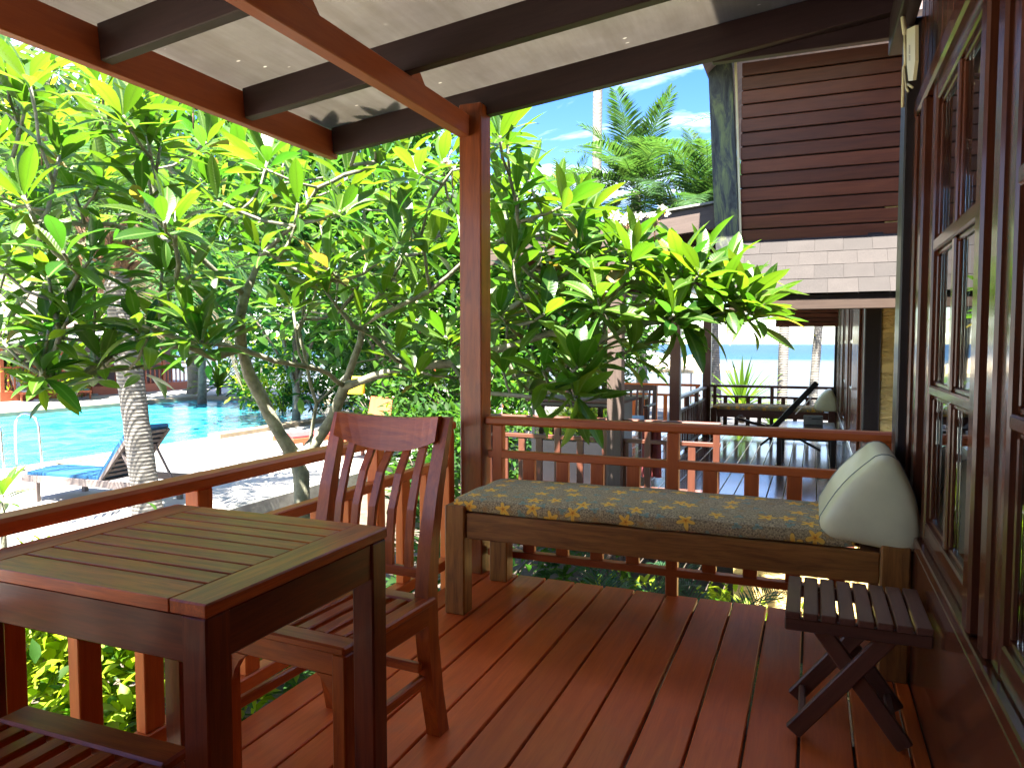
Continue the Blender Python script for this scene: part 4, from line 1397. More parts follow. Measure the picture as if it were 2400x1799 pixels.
# dark glass-topped sideboard and small chairs behind the near railing
t = thing('glass_sideboard', 'dark glass-fronted sideboard behind the near railing of the next veranda', 'sideboard', (-2.2, 7.5, DZ))
bx('case', -2.75, -1.78, 7.25, 7.75, DZ + .05, DZ + .9, M['black_metal'], t, .01)
bx('top', -2.8, -1.74, 7.2, 7.8, DZ + .902, DZ + .935, M['fascia'], t, .008)
bx('front_glass', -2.71, -1.82, 7.243, 7.249, DZ + .5, DZ + .86, M['glass'], t, .001)
for x in (-2.72, -2.2, -1.84): bx('foot', x, x + .05, 7.28, 7.34, DZ, DZ + .05, M['black_metal'], t)
for i, (x, y, lb) in enumerate(((-2.35, 10.2, 'brown armchair with a pale blue seat cushion near the beach end'), (-2.75, 8.9, 'brown armchair half hidden by leaves behind the sunlit post'))):
    t = thing('armchair', lb, 'armchair', (x, y, DZ), 'armchairs on the next veranda')
    m = M['rail_next']
    for s in (-.25, .25):
        bx('leg', x + s - .025, x + s + .025, y - .25, y - .2, DZ, DZ + .62, m, t)
        bar('back_leg', (x + s, y + .22, DZ), (x + s, y + .36, DZ + .9), .05, .05, m, t, (1, 0, 0))
        bar('arm', (x + s, y - .28, DZ + .64), (x + s, y + .32, DZ + .64), .06, .03, m, t)
    bx('seat', x - .22, x + .22, y - .24, y + .22, DZ + .36, DZ + .4, m, t)
    for q in range(5):
        bar('back_slat', (x - .18 + .09 * q, y + .25, DZ + .42), (x - .18 + .09 * q, y + .34, DZ + .84), .03, .015, m, t, (0, 1, 0))
    bar('crest_rail', (x - .24, y + .35, DZ + .87), (x + .24, y + .35, DZ + .87), .03, .08, m, t)
    if i == 0:
        tag(soft_box('seat_cushion', x - .2, x + .2, y - .22, y + .2, DZ + .402, DZ + .47, plain('pale_blue_cloth', (.35, .5, .56), .8), None, .025, .01, 10, 10), 'pale blue cushion on the armchair near the beach end', 'cushion')
t = thing('side_table', 'small brown square table beside the beach armchair', 'table', (-2.6, 11.2, DZ))
bx('top', -2.9, -2.35, 10.95, 11.5, DZ + .66, DZ + .7, M['rail_next'], t)
for x in (-2.87, -2.43):
    for y in (10.98, 11.42): bx('leg', x, x + .05, y, y + .05, DZ, DZ + .659, M['rail_next'], t)
mb = MB()
mb.tube([(-2.5, 9.2, DZ + .5), (-2.5, 9.2, DZ + .52), (-2.5, 9.2, DZ + .58)], [.05, .1, .11], 14)
t = thing('plant_stool', 'small brown stool holding the yellow bowl on the next veranda', 'stool', (-2.5, 9.2, DZ))
bx('top', -2.65, -2.35, 9.05, 9.35, DZ + .46, DZ + .498, M['rail_next'], t)
for x in (-2.63, -2.41):
    for y in (9.07, 9.29): bx('leg', x, x + .04, y, y + .04, DZ, DZ + .459, M['rail_next'], t)
tag(mb.build('bowl', M['yellow'], None, T(-2.5, 9.2, DZ + .5), True), 'bright yellow bowl standing on a stool of the next veranda', 'bowl')
# red cloth hanging on the railing
mb = MB()
n = 10
vs = []
for i in range(n + 1):
    for j in range(6):
        vs.append((-1.42 + .18 * i / n, 6.56 + .02 * math.sin(i * 1.7 + j * .6), DZ + .8 - .1 * j))
mb.add(vs, [(i * 6 + j, i * 6 + j + 1, (i + 1) * 6 + j + 1, (i + 1) * 6 + j) for i in range(n) for j in range(5)])
tag(mb.build('red_cloth', M['red_cloth'], None, T(-1.35, 6.56, DZ + .5), True), 'red patterned cloth hanging behind the near railing of the next veranda', 'cloth')

# ------------------------------------------------------------------ plants
def leaf_pts(Lh, W, fold=.25, droop=.25, n=6, curl=0., prof=None):
    prof = prof or [.1, .5, .84, 1, .93, .6, .0]
    vs, fs, lv = [], [], []
    k = len(prof) - 1
    for i in range(k + 1):
        s = i / k
        x = Lh * (s - .12 * droop * s * s)
        z = -droop * Lh * s * s + curl * Lh * s
        w = W * prof[i] / 2
        if i < k:
            vs += [(x, w, z + fold * w), (x, 0, z), (x, -w, z + fold * w)]
            lv += [(s, 1, 0), (s, 0, 0), (s, 1, 0)]
        else:
            vs.append((x, 0, z))
            lv.append((s, 0, 0))
    for i in range(k - 1):
        a, b = 3 * i, 3 * i + 3
        fs += [(a + 1, b + 1, b, a), (a + 2, b + 2, b + 1, a + 1)]
    a = 3 * (k - 1)
    e = 3 * k
    fs += [(a + 1, e, a), (a + 2, e, a + 1)]
    return vs, fs, lv
def frame(d, up):
    x = d.normalized()
    y = up.cross(x)
    if y.length < 1e-4: y = Vector((0, 1, 0)).cross(x)
    y.normalize()
    z = x.cross(y)
    return Matrix((x, y, z)).transposed()

# --- the plumeria -------------------------------------------------
rng = random.Random(5)
nodes, par, fixed = [], [], []
def chain(start, pts):
    """pts: (px, py, depth); returns indices"""
    prev = start
    idx = []
    for (x, y, d) in pts:
        p = dep(x, y, d)
        if prev is not None:
            q = nodes[prev]
            n = max(1, int((p - q).length / .14))
            for k in range(1, n):
                nodes.append(q.lerp(p, k / n) + Vector((rng.uniform(-.012, .012), rng.uniform(-.012, .012), rng.uniform(-.012, .012))))
                par.append(prev)
                prev = len(nodes) - 1
        nodes.append(p)
        par.append(-1 if prev is None else prev)
        prev = len(nodes) - 1
        idx.append(prev)
    return idx
t0 = chain(None, [(706, 1425, 6.25), (704, 1300, 6.2), (708, 1180, 6.2), (706, 1110, 6.2), (692, 1072, 6.2)])
l1 = chain(t0[-1], [(655, 1015, 6.15), (612, 930, 6.1), (585, 880, 6.05), (565, 815, 6.0), (562, 745, 5.9), (574, 690, 5.85)])
l2 = chain(l1[-1], [(500, 632, 5.6), (430, 572, 5.4), (352, 560, 5.2), (262, 525, 5.0), (130, 520, 4.8)])
l2b = chain(l2[1], [(400, 520, 5.3), (345, 420, 5.2), (300, 370, 5.1)])
l2c = chain(l2[1], [(350, 500, 5.25), (347, 400, 5.1)])
l3 = chain(l1[-1], [(610, 600, 5.9), (640, 520, 5.95), (655, 430, 5.9)])
l3b = chain(l3[0], [(700, 520, 5.6), (745, 440, 5.4), (880, 380, 5.1)])
low = chain(l1[3], [(500, 838, 5.8), (440, 810, 5.6), (340, 800, 5.3), (270, 820, 5.1), (200, 875, 4.9), (110, 882, 4.8)])
lowb = chain(low[2], [(320, 770, 5.2), (220, 800, 5.0), (90, 780, 4.8)])
r1 = chain(t0[-1], [(735, 1045, 6.2), (775, 985, 6.15), (808, 905, 6.1), (830, 840, 6.05), (850, 760, 6.0), (890, 690, 6.0), (925, 640, 5.9), (965, 560, 5.8)])
r1b = chain(t0[-1], [(728, 1030, 6.3), (742, 945, 6.35), (722, 870, 6.3), (700, 780, 6.3)])
r1c = chain(r1b[1], [(790, 900, 6.4), (835, 850, 6.45)])
r2 = chain(r1[2], [(880, 880, 5.9), (960, 855, 5.7), (1060, 850, 5.5), (1180, 815, 5.3), (1290, 780, 5.15), (1400, 720, 5.05)])
r2b = chain(r2[2], [(1120, 770, 5.3), (1230, 700, 5.2), (1330, 640, 5.1), (1440, 580, 5.0)])
r3 = chain(r1[4], [(930, 720, 5.8), (1010, 680, 5.6), (1090, 610, 5.4), (1180, 560, 5.3), (1270, 500, 5.2)])
r4 = chain(r1[2], [(770, 875, 5.8), (716, 858, 5.5), (640, 845, 5.3), (560, 815, 5.1), (480, 800, 4.9)])
r5 = chain(r2[4], [(1400, 800, 4.9), (1500, 760, 4.8), (1595, 738, 4.7), (1680, 720, 4.65)])
r6 = chain(r2[2], [(1100, 920, 5.2), (1250, 930, 4.9), (1350, 900, 4.8), (1420, 850, 4.8)])
r7 = chain(r3[1], [(985, 560, 5.3), (1010, 470, 5.1), (1060, 400, 4.9)])
def wchain(start, pts):
    prev = start
    for p in pts:
        nodes.append(Vector(p))
        par.append(prev)
        prev = len(nodes) - 1
    return [prev]
w1 = wchain(l3b[-1], [(-2.78, 4.05, 2.35), (-2.62, 3.98, 2.62), (-2.5, 3.82, 2.78), (-2.36, 3.6, 2.82), (-2.2, 3.42, 2.84)])
w2 = wchain(w1[0] - 2, [(-2.72, 3.6, 2.86), (-2.62, 3.3, 2.88)])
w3 = wchain(w1[0] - 2, [(-2.2, 3.78, 2.86), (-1.95, 3.6, 2.9)])
n_manual = len(nodes)
# crown targets: regions of the photograph with a depth range
regions = [
    ([(-60, 60), (110, 130), (300, 210), (520, 300), (640, 350), (620, 600), (420, 690), (0, 700), (-60, 650)], (3.9, 6.3), 66),
    ([(-60, 650), (420, 690), (560, 690), (520, 800), (330, 870), (130, 920), (-60, 880)], (4.4, 5.8), 15),
    ([(620, 340), (780, 370), (1080, 330), (1085, 620), (620, 650)], (4.7, 6.8), 34),
    ([(560, 640), (1085, 620), (1085, 800), (900, 800), (640, 790)], (5.0, 7.0), 10),
    ([(860, 800), (1085, 800), (1085, 920), (930, 900)], (5.0, 6.6), 4),
    ([(1170, 300), (1230, 400), (1350, 470), (1470, 560), (1640, 590), (1560, 700), (1170, 760)], (4.5, 5.7), 38),
    ([(1170, 760), (1560, 700), (1480, 820), (1400, 900), (1170, 930)], (4.6, 5.6), 9),
    ([(1560, 590), (1640, 580), (1760, 690), (1790, 740), (1560, 740)], (4.4, 5.2), 13),
]
def inside(poly, x, y):
    c = False
    for i in range(len(poly)):
        (x1, y1), (x2, y2) = poly[i - 1], poly[i]
        if (y1 > y) != (y2 > y) and x < (x2 - x1) * (y - y1) / (y2 - y1) + x1: c = not c
    return c
def allowed(p, mg=.2):
    if p.z > zb(p.x) + .17 and p.x < 0 and p.y > 2.4: return p.y < 6 or p.x < -3.2
    if p.x > -1.85 - mg and p.y < 3.62 + mg: return False
    if p.z > 1.95 and p.x > -2.7 - mg and p.y < 3.66 + mg: return False
    if p.y > 6.1 and p.x > -3.2: return False
    if p.y > 5.55 and p.x > -.95: return False
    return True
targets = []
open_mid = set()
for poly, (d0, d1), cnt in regions:
    xs, ys_ = [p[0] for p in poly], [p[1] for p in poly]
    best_d = 46
    tries = 0
    got = []
    while len(got) < cnt and tries < 6000:
        tries += 1
        x, y = rng.uniform(min(xs), max(xs)), rng.uniform(min(ys_), max(ys_))
        if not inside(poly, x, y): continue
        d = rng.uniform(d0, d1)
        p = dep(x, y, d)
        if not allowed(p): continue
        if any((p - q).length < .3 for q in targets): continue
        got.append(p)
        if poly[0] in ((620, 340), (560, 640), (1170, 760)): open_mid.add(len(targets))
        targets.append(p)
# hand-placed tips that stand out in the photograph
tips_manual = [(770, 630, 4.9, 'y'), (1590, 745, 4.62, 'h'), (1352, 930, 4.35, 'h'), (1700, 690, 4.5, 'c'), (1640, 640, 4.5, 'c'), (880, 300, 4.9, 'a'), (1170, 320, 4.3, 'c'), (1355, 860, 4.45, 'a'), (1745, 700, 4.5, 'c'), (1480, 600, 4.5, 'c'),
               (112, 640, 4.5, 'a'), (345, 320, 4.5, 'c'), (60, 250, 4.4, 'c'), (240, 420, 4.6, 'c'), (470, 800, 4.5, 'b'), (115, 770, 4.5, 'b'), (100, 960 - 90, 4.6, 'b'), (345, 790, 4.9, 'b')]
tip_kind = {}
for (x, y, d, kd) in tips_manual:
    p = dep(x, y, d)
    targets.append(p)
    tip_kind[len(targets) - 1] = kd
base = nodes[t0[-1]]
order = sorted(range(len(targets)), key=lambda i: (targets[i] - base).length)
tipnode = {}
for i in order:
    p = targets[i]
    A = np.array([tuple(q) for q in nodes])
    d = A - np.array(tuple(p))
    dist = np.sqrt((d ** 2).sum(1))
    # prefer nodes below and towards the trunk
    pen = np.where(A[:, 2] > p.z - .03, .35, 0) + np.arange(len(A)) * 0
    tips_set = np.zeros(len(A))
    for tn in tipnode.values(): tips_set[tn] = .25
    j = int(np.argmin(dist + pen + tips_set + np.where(np.arange(len(A)) < t0[-1], 5, 0)))
    q = nodes[j]
    seg = p - q
    n = max(2, int(seg.length / .13))
    prev = j
    hor = Vector((seg.x, seg.y, 0))
    for k in range(1, n + 1):
        f = k / n
        # leave sideways, then turn upward
        pt = q + Vector((seg.x * f ** .85, seg.y * f ** .85, seg.z * f ** 1.35)) if seg.z > 0 else q.lerp(p, f) + Vector((0, 0, -.05 * math.sin(PI * f)))
        if k < n: pt += Vector((rng.uniform(-.014, .014), rng.uniform(-.014, .014), rng.uniform(-.01, .01)))
        nodes.append(pt)
        par.append(prev)
        prev = len(nodes) - 1
    tipnode[i] = prev
NN = len(nodes)
kids = [[] for _ in range(NN)]
for i, p in enumerate(par):
    if p >= 0: kids[p].append(i)
load = [0] * NN
for i in range(NN - 1, -1, -1):
    if not kids[i]: load[i] = 1
    if par[i] >= 0: load[par[i]] += load[i]
tot = max(load)
main_limb = set(range(0, l1[-1] + 1))
right_limb = set(range(l1[-1], n_manual)) & set(i for i in range(r1[0] - 8, r1[-1] + 1))
def rad(i): return max(.0085, .0088 * load[i] ** .32 * (1.45 if i in main_limb else 1.15 if i in right_limb else 1.))
tree = thing('plumeria_tree', 'large spreading plumeria tree with forked grey branches between terrace and veranda', 'tree', tuple(nodes[0]))
def walk(i, mb):
    """tube from node i's parent along heaviest child"""
    pts, rs = [], []
    if par[i] >= 0:
        pts.append(nodes[par[i]])
        rs.append(min(rad(par[i]) * .95, rad(i) * 1.25))
    cur = i
    side = []
    while True:
        pts.append(nodes[cur])
        rs.append(rad(cur) * (1 + .07 * noise.noise(nodes[cur] * 9)))
        if not kids[cur]: break
        nx_ = max(kids[cur], key=lambda c: load[c])
        side += [c for c in kids[cur] if c != nx_]
        cur = nx_
    if not kids[cur]: rs[-1] *= 1.15
    nseg = 10 if rs[min(1, len(rs) - 1)] > .03 else 7
    mb.tube(pts, rs, nseg)
    return side
mbt = MB()
sides = walk(0, mbt)
mbt.build('trunk', M['bark'], tree, T(*nodes[0]), True)
def subtree(i):
    mb = MB()
    st = [i]
    while st: st += walk(st.pop(), mb)
    return mb
stack = sides
big = []
while stack:
    i = stack.pop()
    if load[i] > 14:
        mb = MB()
        stack += walk(i, mb)
        mb.build('limb', M['bark'], tree, T(*nodes[i]), True)
    else:
        subtree(i).build('branch', M['bark'], tree, T(*nodes[i]), True)

# leaves
shapes = []
for k in range(7):
    W = rng.uniform(.25, .33)
    shapes.append((1., W, rng.uniform(.1, .55), (.04, .1, .18, .26, .36, .5, .14)[k]))
LM = {}
def leaf_mesh(k, kd):
    if (k, kd) not in LM:
        vs, fs, lv = leaf_pts(*shapes[k])
        me = bpy.data.meshes.new('leaf')
        me.from_pydata(vs, [], fs)
        me.materials.append(M['leaf_' + kd])
        me.polygons.foreach_set('use_smooth', [True] * len(fs))
        a = me.attributes.new('lv', 'FLOAT_VECTOR', 'POINT')
        a.data.foreach_set('vector', [x for p in lv for x in p])
        LM[(k, kd)] = me
    return LM[(k, kd)]
leaves = []
def rosette(p, axis, count, Lr, kd=None, up=Vector((0, 0, 1))):
    axis = axis.normalized()
    a = axis.cross(Vector((.2, .9, .1)))
    a.normalize()
    b = axis.cross(a)
    ph = rng.uniform(0, 6.28)
    for k in range(count):
        f = k / max(1, count - 1)
        an = ph + k * 2.39996
        tilt = R(22) + R(78) * f + R(rng.uniform(-11, 11))
        d = (axis * math.cos(tilt) + (a * math.cos(an) + b * math.sin(an)) * math.sin(tilt)).normalized()
        Lf = rng.uniform(*Lr) * (.72 + .38 * math.sin(PI * min(1, .25 + .7 * f)))
        o = p - axis * (.09 * f) + d * .025
        m3 = frame(d, axis + Vector((0, 0, .6))) @ Matrix.Rotation(rng.uniform(-.45, .45), 3, 'X')
        if kd == 'y': kk = 'y' if rng.random() < .65 else 'c'
        else:
            r_ = rng.random()
            kk = 'y' if r_ < .012 else ('c' if r_ < .33 else ('b' if r_ < .43 else 'a'))
            if kd and rng.random() < .6: kk = kd
        tip = o + d * Lf
        if not allowed(tip, .02) or not allowed(o.lerp(tip, .5), .02): continue
        mw = m3.to_4x4() @ Matrix.Diagonal((Lf, Lf, Lf, 1))
        mw.translation = o
        leaves.append((mw, rng.randrange(7), kk, Lf, o + d * Lf * .5, m3.col[2].copy()))
for i, p in enumerate(targets):
    tn = tipnode[i]
    q = nodes[par[tn]]
    ax = (nodes[tn] - q).normalized() * .55 + Vector((0, 0, .75)) + Vector((rng.uniform(-.25, .25), rng.uniform(-.25, .25), 0))
    kd = tip_kind.get(i)
    cnt = rng.randint(10, 15) if kd is None else 16
    if i in open_mid: cnt -= 3
    if kd == 'y': cnt = 11
    if kd == 'h':
        rosette(nodes[tn], Vector((.15, -.1, -.35)), 9, (.3, .38), 'a')
        rosette(nodes[tn], Vector((.2, -.2, .8)), 9, (.26, .34), 'c')
        continue
    rosette(nodes[tn], ax, cnt, (.22, .345), kd)
# stubs at manual limb ends that carry no rosette
for ends in (l2, l2b, l2c, l3, l3b, low, lowb, r1, r1b, r1c, r2, r2b, r3, r4, r5, r6, r7, w1, w2, w3):
    e = ends[-1]
    if not kids[e]:
        if allowed(nodes[e], .1): rosette(nodes[e], (nodes[e] - nodes[par[e]]).normalized() * .6 + Vector((0, 0, .7)), 13, (.2, .32))
# pick the 300 that show largest
bv, bf, own = [], [], []
for li, (mw, k, kd, Lf, c, nn) in enumerate(leaves):
    vs, fs, lv = leaf_pts(*shapes[k])
    o = len(bv)
    bv += [mw @ Vector(v) for v in vs]
    for f in fs:
        bf.append(tuple(i + o for i in f))
        own.append(li)
bvh = BVHTree.FromPolygons(bv, bf)
score = []
for li, (mw, k, kd, Lf, c, nn) in enumerate(leaves):
    x, y, z = proj(c)
    s = 0
    if -20 < x < 2420 and 0 < y < 1400 and z > .5:
        dvec = c - EYEV
        hit = bvh.ray_cast(EYEV, dvec.normalized())
        vis = 1. if hit[2] is not None and own[hit[2]] == li else .12
        # roof and post hide some
        s = (Lf / z) ** 2 * (.25 + abs(nn.dot(dvec.normalized()))) * vis
        if x > 1077 and x < 1162: s *= .1
        if y < 330 and 380 < x: s *= .3
    score.append(s)
top = set(sorted(range(len(leaves)), key=lambda i: -score[i])[:296])
rest = MB()
mats_l = ['a', 'b', 'c', 'y']
for li, (mw, k, kd, Lf, c, nn) in enumerate(leaves):
    if li in top:
        attach(bpy.data.objects.new('leaf', leaf_mesh(k, kd)), tree, mw)
    else:
        vs, fs, lv = leaf_pts(*shapes[k])
        rest.add([mw @ Vector(v) for v in vs], fs, mats_l.index(kd), lv)
stuff(rest.build('leaves', [M['leaf_' + k] for k in mats_l], tree, T(*nodes[0]), True, True))
# flower clusters
def flower(p, axis, s, parent):
    mb = MB()
    a = axis.cross(Vector((.3, .8, .2))).normalized()
    b = axis.cross(a)
    for k in range(5):
        an = 2 * PI * k / 5
        d = (axis * .45 + a * math.cos(an) + b * math.sin(an)).normalized()
        m3 = frame(d, axis) @ Matrix.Rotation(.5, 3, 'X')
        vs, fs, lv = leaf_pts(s, s * .62, .2, .2, prof=[.35, .75, 1, .9, .5, 0])
        vs = [m3 @ Vector(v) + p for v in vs]
        mb.add(vs, fs[:2], 1)
        mb.f.pop(); mb.f.pop(); mb.mi.pop(); mb.mi.pop()
        n0 = len(mb.v) - len(vs)
        for q, f in enumerate(fs):
            mb.f.append(tuple(i + n0 for i in f))
            mb.mi.append(1 if q < 2 else 0)
    mb.build('flower', [M['petal'], M['petal_y']], parent, T(*p))
for (px, py, d, n, sp) in ((1472, 515, 4.75, 9, .1), (1535, 510, 4.8, 4, .07), (1060, 385, 5.0, 2, .04), (96, 330, 4.6, 1, .01), (915, 430, 5.4, 1, .01), (320, 545, 4.8, 1, .01), (452, 245, 4.9, 1, .01)):
    c = dep(px, py, d)
    mb = MB()
    for k in range(n):
        p = c + Vector((rng.uniform(-sp, sp), rng.uniform(-sp, sp), rng.uniform(-sp * .5, sp * .8)))
        ax = (Vector((rng.uniform(-.6, .6), -.6, rng.uniform(.2, .8)))).normalized()
        flower(p, ax, .042, tree)
        mb.tube([c - Vector((0, 0, .16)), c - Vector((0, 0, .06)), p], [.006, .005, .003], 5)
    mb.build('flower_stalk', M['stalk'], tree, T(*c), True)

# --- generic shrubs ------------------------------------------------
def shrub(name, label, cat, c, r, h, n, ls, m, lw=.42, group=None, stems=5, seed=0, hollow=.55, m2=None, trunk=None, tm='bark_far', upright=.3):
    rg = random.Random(seed * 77 + 5)
    c = Vector(c)
    t = thing(name, label, cat, tuple(c), group)
    mb = MB()
    cl = []
    for k in range(max(6, n // 26)):
        while True:
            v = Vector((rg.uniform(-1, 1), rg.uniform(-1, 1), rg.uniform(-1, 1)))
            if hollow < v.length < 1: break
        cl.append((Vector((v.x * r, v.y * r, (v.z * .5 + .5) * h)), rg.uniform(.16, .34)))
    b0 = trunk or 0
    for k in range(n):
        cc, cr_ = cl[rg.randrange(len(cl))]
        o = Vector((rg.gauss(0, 1), rg.gauss(0, 1), rg.gauss(0, .8))) * (cr_ * r * .6)
        p = c + cc + o + Vector((0, 0, b0))
        if p.z < c.z: p.z = c.z + rg.uniform(0, .2)
        out_ = (p - (c + Vector((0, 0, b0 + h * .35))))
        d = (out_.normalized() * .6 + Vector((rg.uniform(-1, 1), rg.uniform(-1, 1), rg.uniform(-.6, 1) + upright))).normalized()
        Lf = ls * rg.uniform(.65, 1.3)
        m3 = frame(d, Vector((rg.uniform(-.5, .5), rg.uniform(-.5, .5), 1)))
        vs, fs, lv = leaf_pts(Lf, Lf * lw, .3, .3, prof=[.12, .9, .8, 0])
        mb.add([m3 @ Vector(v) + p for v in vs], fs, 1 if m2 and rg.random() < (.16 if m is M['shrub_y'] else .35) else 0)
    stuff(mb.build('foliage', [m, m2] if m2 else m, t, T(*c), True))
    mb = MB()
    if trunk:
        top_ = c + Vector((0, 0, trunk + h * .4))
        mb.tube([c - Vector((0, 0, .1)), c + Vector((.05, 0, trunk * .5)), c + Vector((0, .04, trunk)), top_], [.12 * trunk ** .5, .1 * trunk ** .5, .085 * trunk ** .5, .03], 9)
        for k in range(5):
            an = rg.uniform(0, 6.28)
            e = c + Vector((math.cos(an) * r * .6, math.sin(an) * r * .6, trunk + h * rg.uniform(.35, .75)))
            mb.tube([c + Vector((0, 0, trunk * rg.uniform(.8, 1))), (c + Vector((0, 0, trunk))).lerp(e, .5) + Vector((0, 0, .1)), e], [.06, .04, .015], 6)
        mb.build('trunk', M[tm], t, T(*c), True)
    else:
        for k in range(stems):
            an = rg.uniform(0, 6.28)
            e = c + Vector((math.cos(an) * r * .6, math.sin(an) * r * .6, h * rg.uniform(.5, .9)))
            mb.tube([c - Vector((0, 0, .05)), c.lerp(e, .5) + Vector((0, 0, .05 * h)), e], [.02, .014, .006], 6)
        mb.build('stem', M[tm], t, T(*c), True)
    return t

def frond_mesh(mb, base, d0, length, droop, leaflet, n, wid=.05, up=Vector((0, 0, 1)), mi=0, vshape=.5, rachis=.012):
    """arching feather frond"""
    d0 = d0.normalized()
    pts = []
    p = base.copy()
    d = d0.copy()
    k = 14
    for i in range(k + 1):
        pts.append(p.copy())
        p = p + d * (length / k)
        d = (d + Vector((0, 0, -droop / k * (1 + i / k)))).normalized()
    mb.tube(pts, [rachis * (1 - .8 * i / k) for i in range(k + 1)], 5, mi)
    for i in range(n):
        f = .12 + .87 * i / n
        q = f * k
        a = int(q)
        p = pts[a].lerp(pts[min(a + 1, k)], q - a)
        t_ = (pts[min(a + 1, k)] - pts[a]).normalized()
        s = t_.cross(up)
        if s.length < 1e-3: s = Vector((1, 0, 0))
        s.normalize()
        nz = s.cross(t_)
        ll = leaflet * (.45 + .75 * math.sin(PI * min(1, .12 + f * .88)) ** .8) * (1.1 - .35 * f)
        for sg in (-1, 1):
            dd = (s * sg + t_ * (.55 + .5 * f) + nz * (vshape * .5) + Vector((random.uniform(-.1, .1), random.uniform(-.1, .1), random.uniform(-.12, .08)))).normalized()
            e = p + dd * ll + Vector((0, 0, -.16 * ll))
            m_ = p.lerp(e, .5) + Vector((0, 0, .05 * ll))
            ww = t_ * wid * .5
            o = len(mb.v)
            mb.add([p - ww * .4, p + ww * .4, m_ + ww, m_ - ww, e], [(0, 1, 2, 3), (3, 2, 4)], mi)
def palm(label, basep, topp, r0, r1, fronds, flen, seed, leaflet=.5, droop=1.1, boot=False, group=None, nl=44, bulge=.0, bend=.0, cat='palm tree', crown=None, wid=.045):
    rg = random.Random(seed)
    basep, topp = Vector(basep), Vector(topp)
    t = thing('palm_tree', label, cat, tuple(basep), group)
    mb = MB()
    n = max(24, int((topp - basep).length / .07))
    pts, rs = [], []
    perp = (topp - basep).cross(Vector((0, 0, 1)))
    side = Vector((topp.x - basep.x, topp.y - basep.y, 0))
    for i in range(n + 1):
        f = i / n
        p = basep.lerp(topp, f)
        p += side * (bend * math.sin(PI * f))
        pts.append(p)
        rs.append((r0 + (r1 - r0) * f) * (1 + .05 * noise.noise(Vector((i * .31, seed, 0)))) + r0 * .35 * math.exp(-f * 14))
    mb.tube(pts, rs, 20)
    mb.build('trunk', M['ptrunk'], t, T(*basep), True)
    if boot:
        mb = MB()
        for k in range(30):
            an = k * 2.4
            zz = -.1 - .55 * k / 30
            p = topp + Vector((math.cos(an) * r1 * 1.1, math.sin(an) * r1 * 1.1, zz))
            e = p + Vector((math.cos(an) * .22, math.sin(an) * .22, .32))
            mb.tube([p, p.lerp(e, .5) + Vector((0, 0, .03)), e], [.055, .05, .02], 6)
        mb.tube([topp + Vector((0, 0, -.75)), topp + Vector((0, 0, -.4)), topp + Vector((0, 0, .1))], [r1, r1 * 1.7, r1 * 1.2], 12)
        mb.build('fibre_boot', M['boot'], t, T(*topp))
    for k in range(fronds):
        an = k * 2.39996 + rg.uniform(-.2, .2)
        el = R(75) - R(95) * (k / max(1, fronds - 1)) + R(rg.uniform(-8, 8))
        d = Vector((math.cos(an) * math.cos(el), math.sin(an) * math.cos(el), math.sin(el)))
        mb = MB()
        frond_mesh(mb, topp + d * .08, d, flen * rg.uniform(.85, 1.1), droop * rg.uniform(.8, 1.2), leaflet, nl, wid)
        mb.build('frond', M['dry'] if (boot and el < R(-12)) or rg.random() < .03 else M['palm'], t, T(*topp))
    return t
# pool palm leaning in front of the lounger
palm('leaning ringed palm trunk beside the pool lounger, brown fibre under its crown', (-7.5, 6.55, TZ - .1), tuple(dep(255, 545, 9.1)), .155, .15, 17, 2.3, 3, .5, 1.2, True, nl=40, bend=-.04)
# tall bare palm trunk against the sky and the seaside palms
pb = dep(1395, 560, 24)
palm('tall straight grey palm trunk rising alone into the blue sky', (pb.x, pb.y, -1.4), tuple(dep(1408, -420, 24)), .16, .15, 15, 4., 8, .7, 1.1, nl=46)
def low_palm(label, px, py, d, fl, fr, seed, zb_=-1.5, **kw):
    p = dep(px, py, d)
    palm(label, (p.x + .3, p.y, zb_), tuple(p), .17, .14, fr, fl, seed, **kw)
low_palm('bushy green coconut palm behind the tall bare trunk', 1490, 450, 21, 2.9, 34, 21, leaflet=.72, droop=.85, nl=60, wid=.055)
low_palm('coconut palm with drooping fronds next to the mossy gable board', 1660, 510, 19, 2.8, 32, 34, leaflet=.72, droop=1.1, nl=60, wid=.055)
low_palm('small palm left of the tall trunk, low against the sky', 1330, 555, 25, 3.0, 22, 55, leaflet=.7, droop=.9)
# slim beach palms behind the next veranda
for (px, d, r0, r1, lb, sd) in ((1838, 19, .13, .12, 'left pale beach palm trunk behind the railing of the next veranda', 5), (1905, 20.5, .12, .11, 'right pale beach palm trunk leaning beside the dark wall', 6)):
    b = dep(px - 6, 930, d)
    tp = dep(px + (8 if sd == 5 else 40), 560, d)
    palm(lb, (b.x, b.y, -1.6), (tp.x, tp.y, 6.2), r0, r1, 14, 3.2, sd, .55, 1.2)

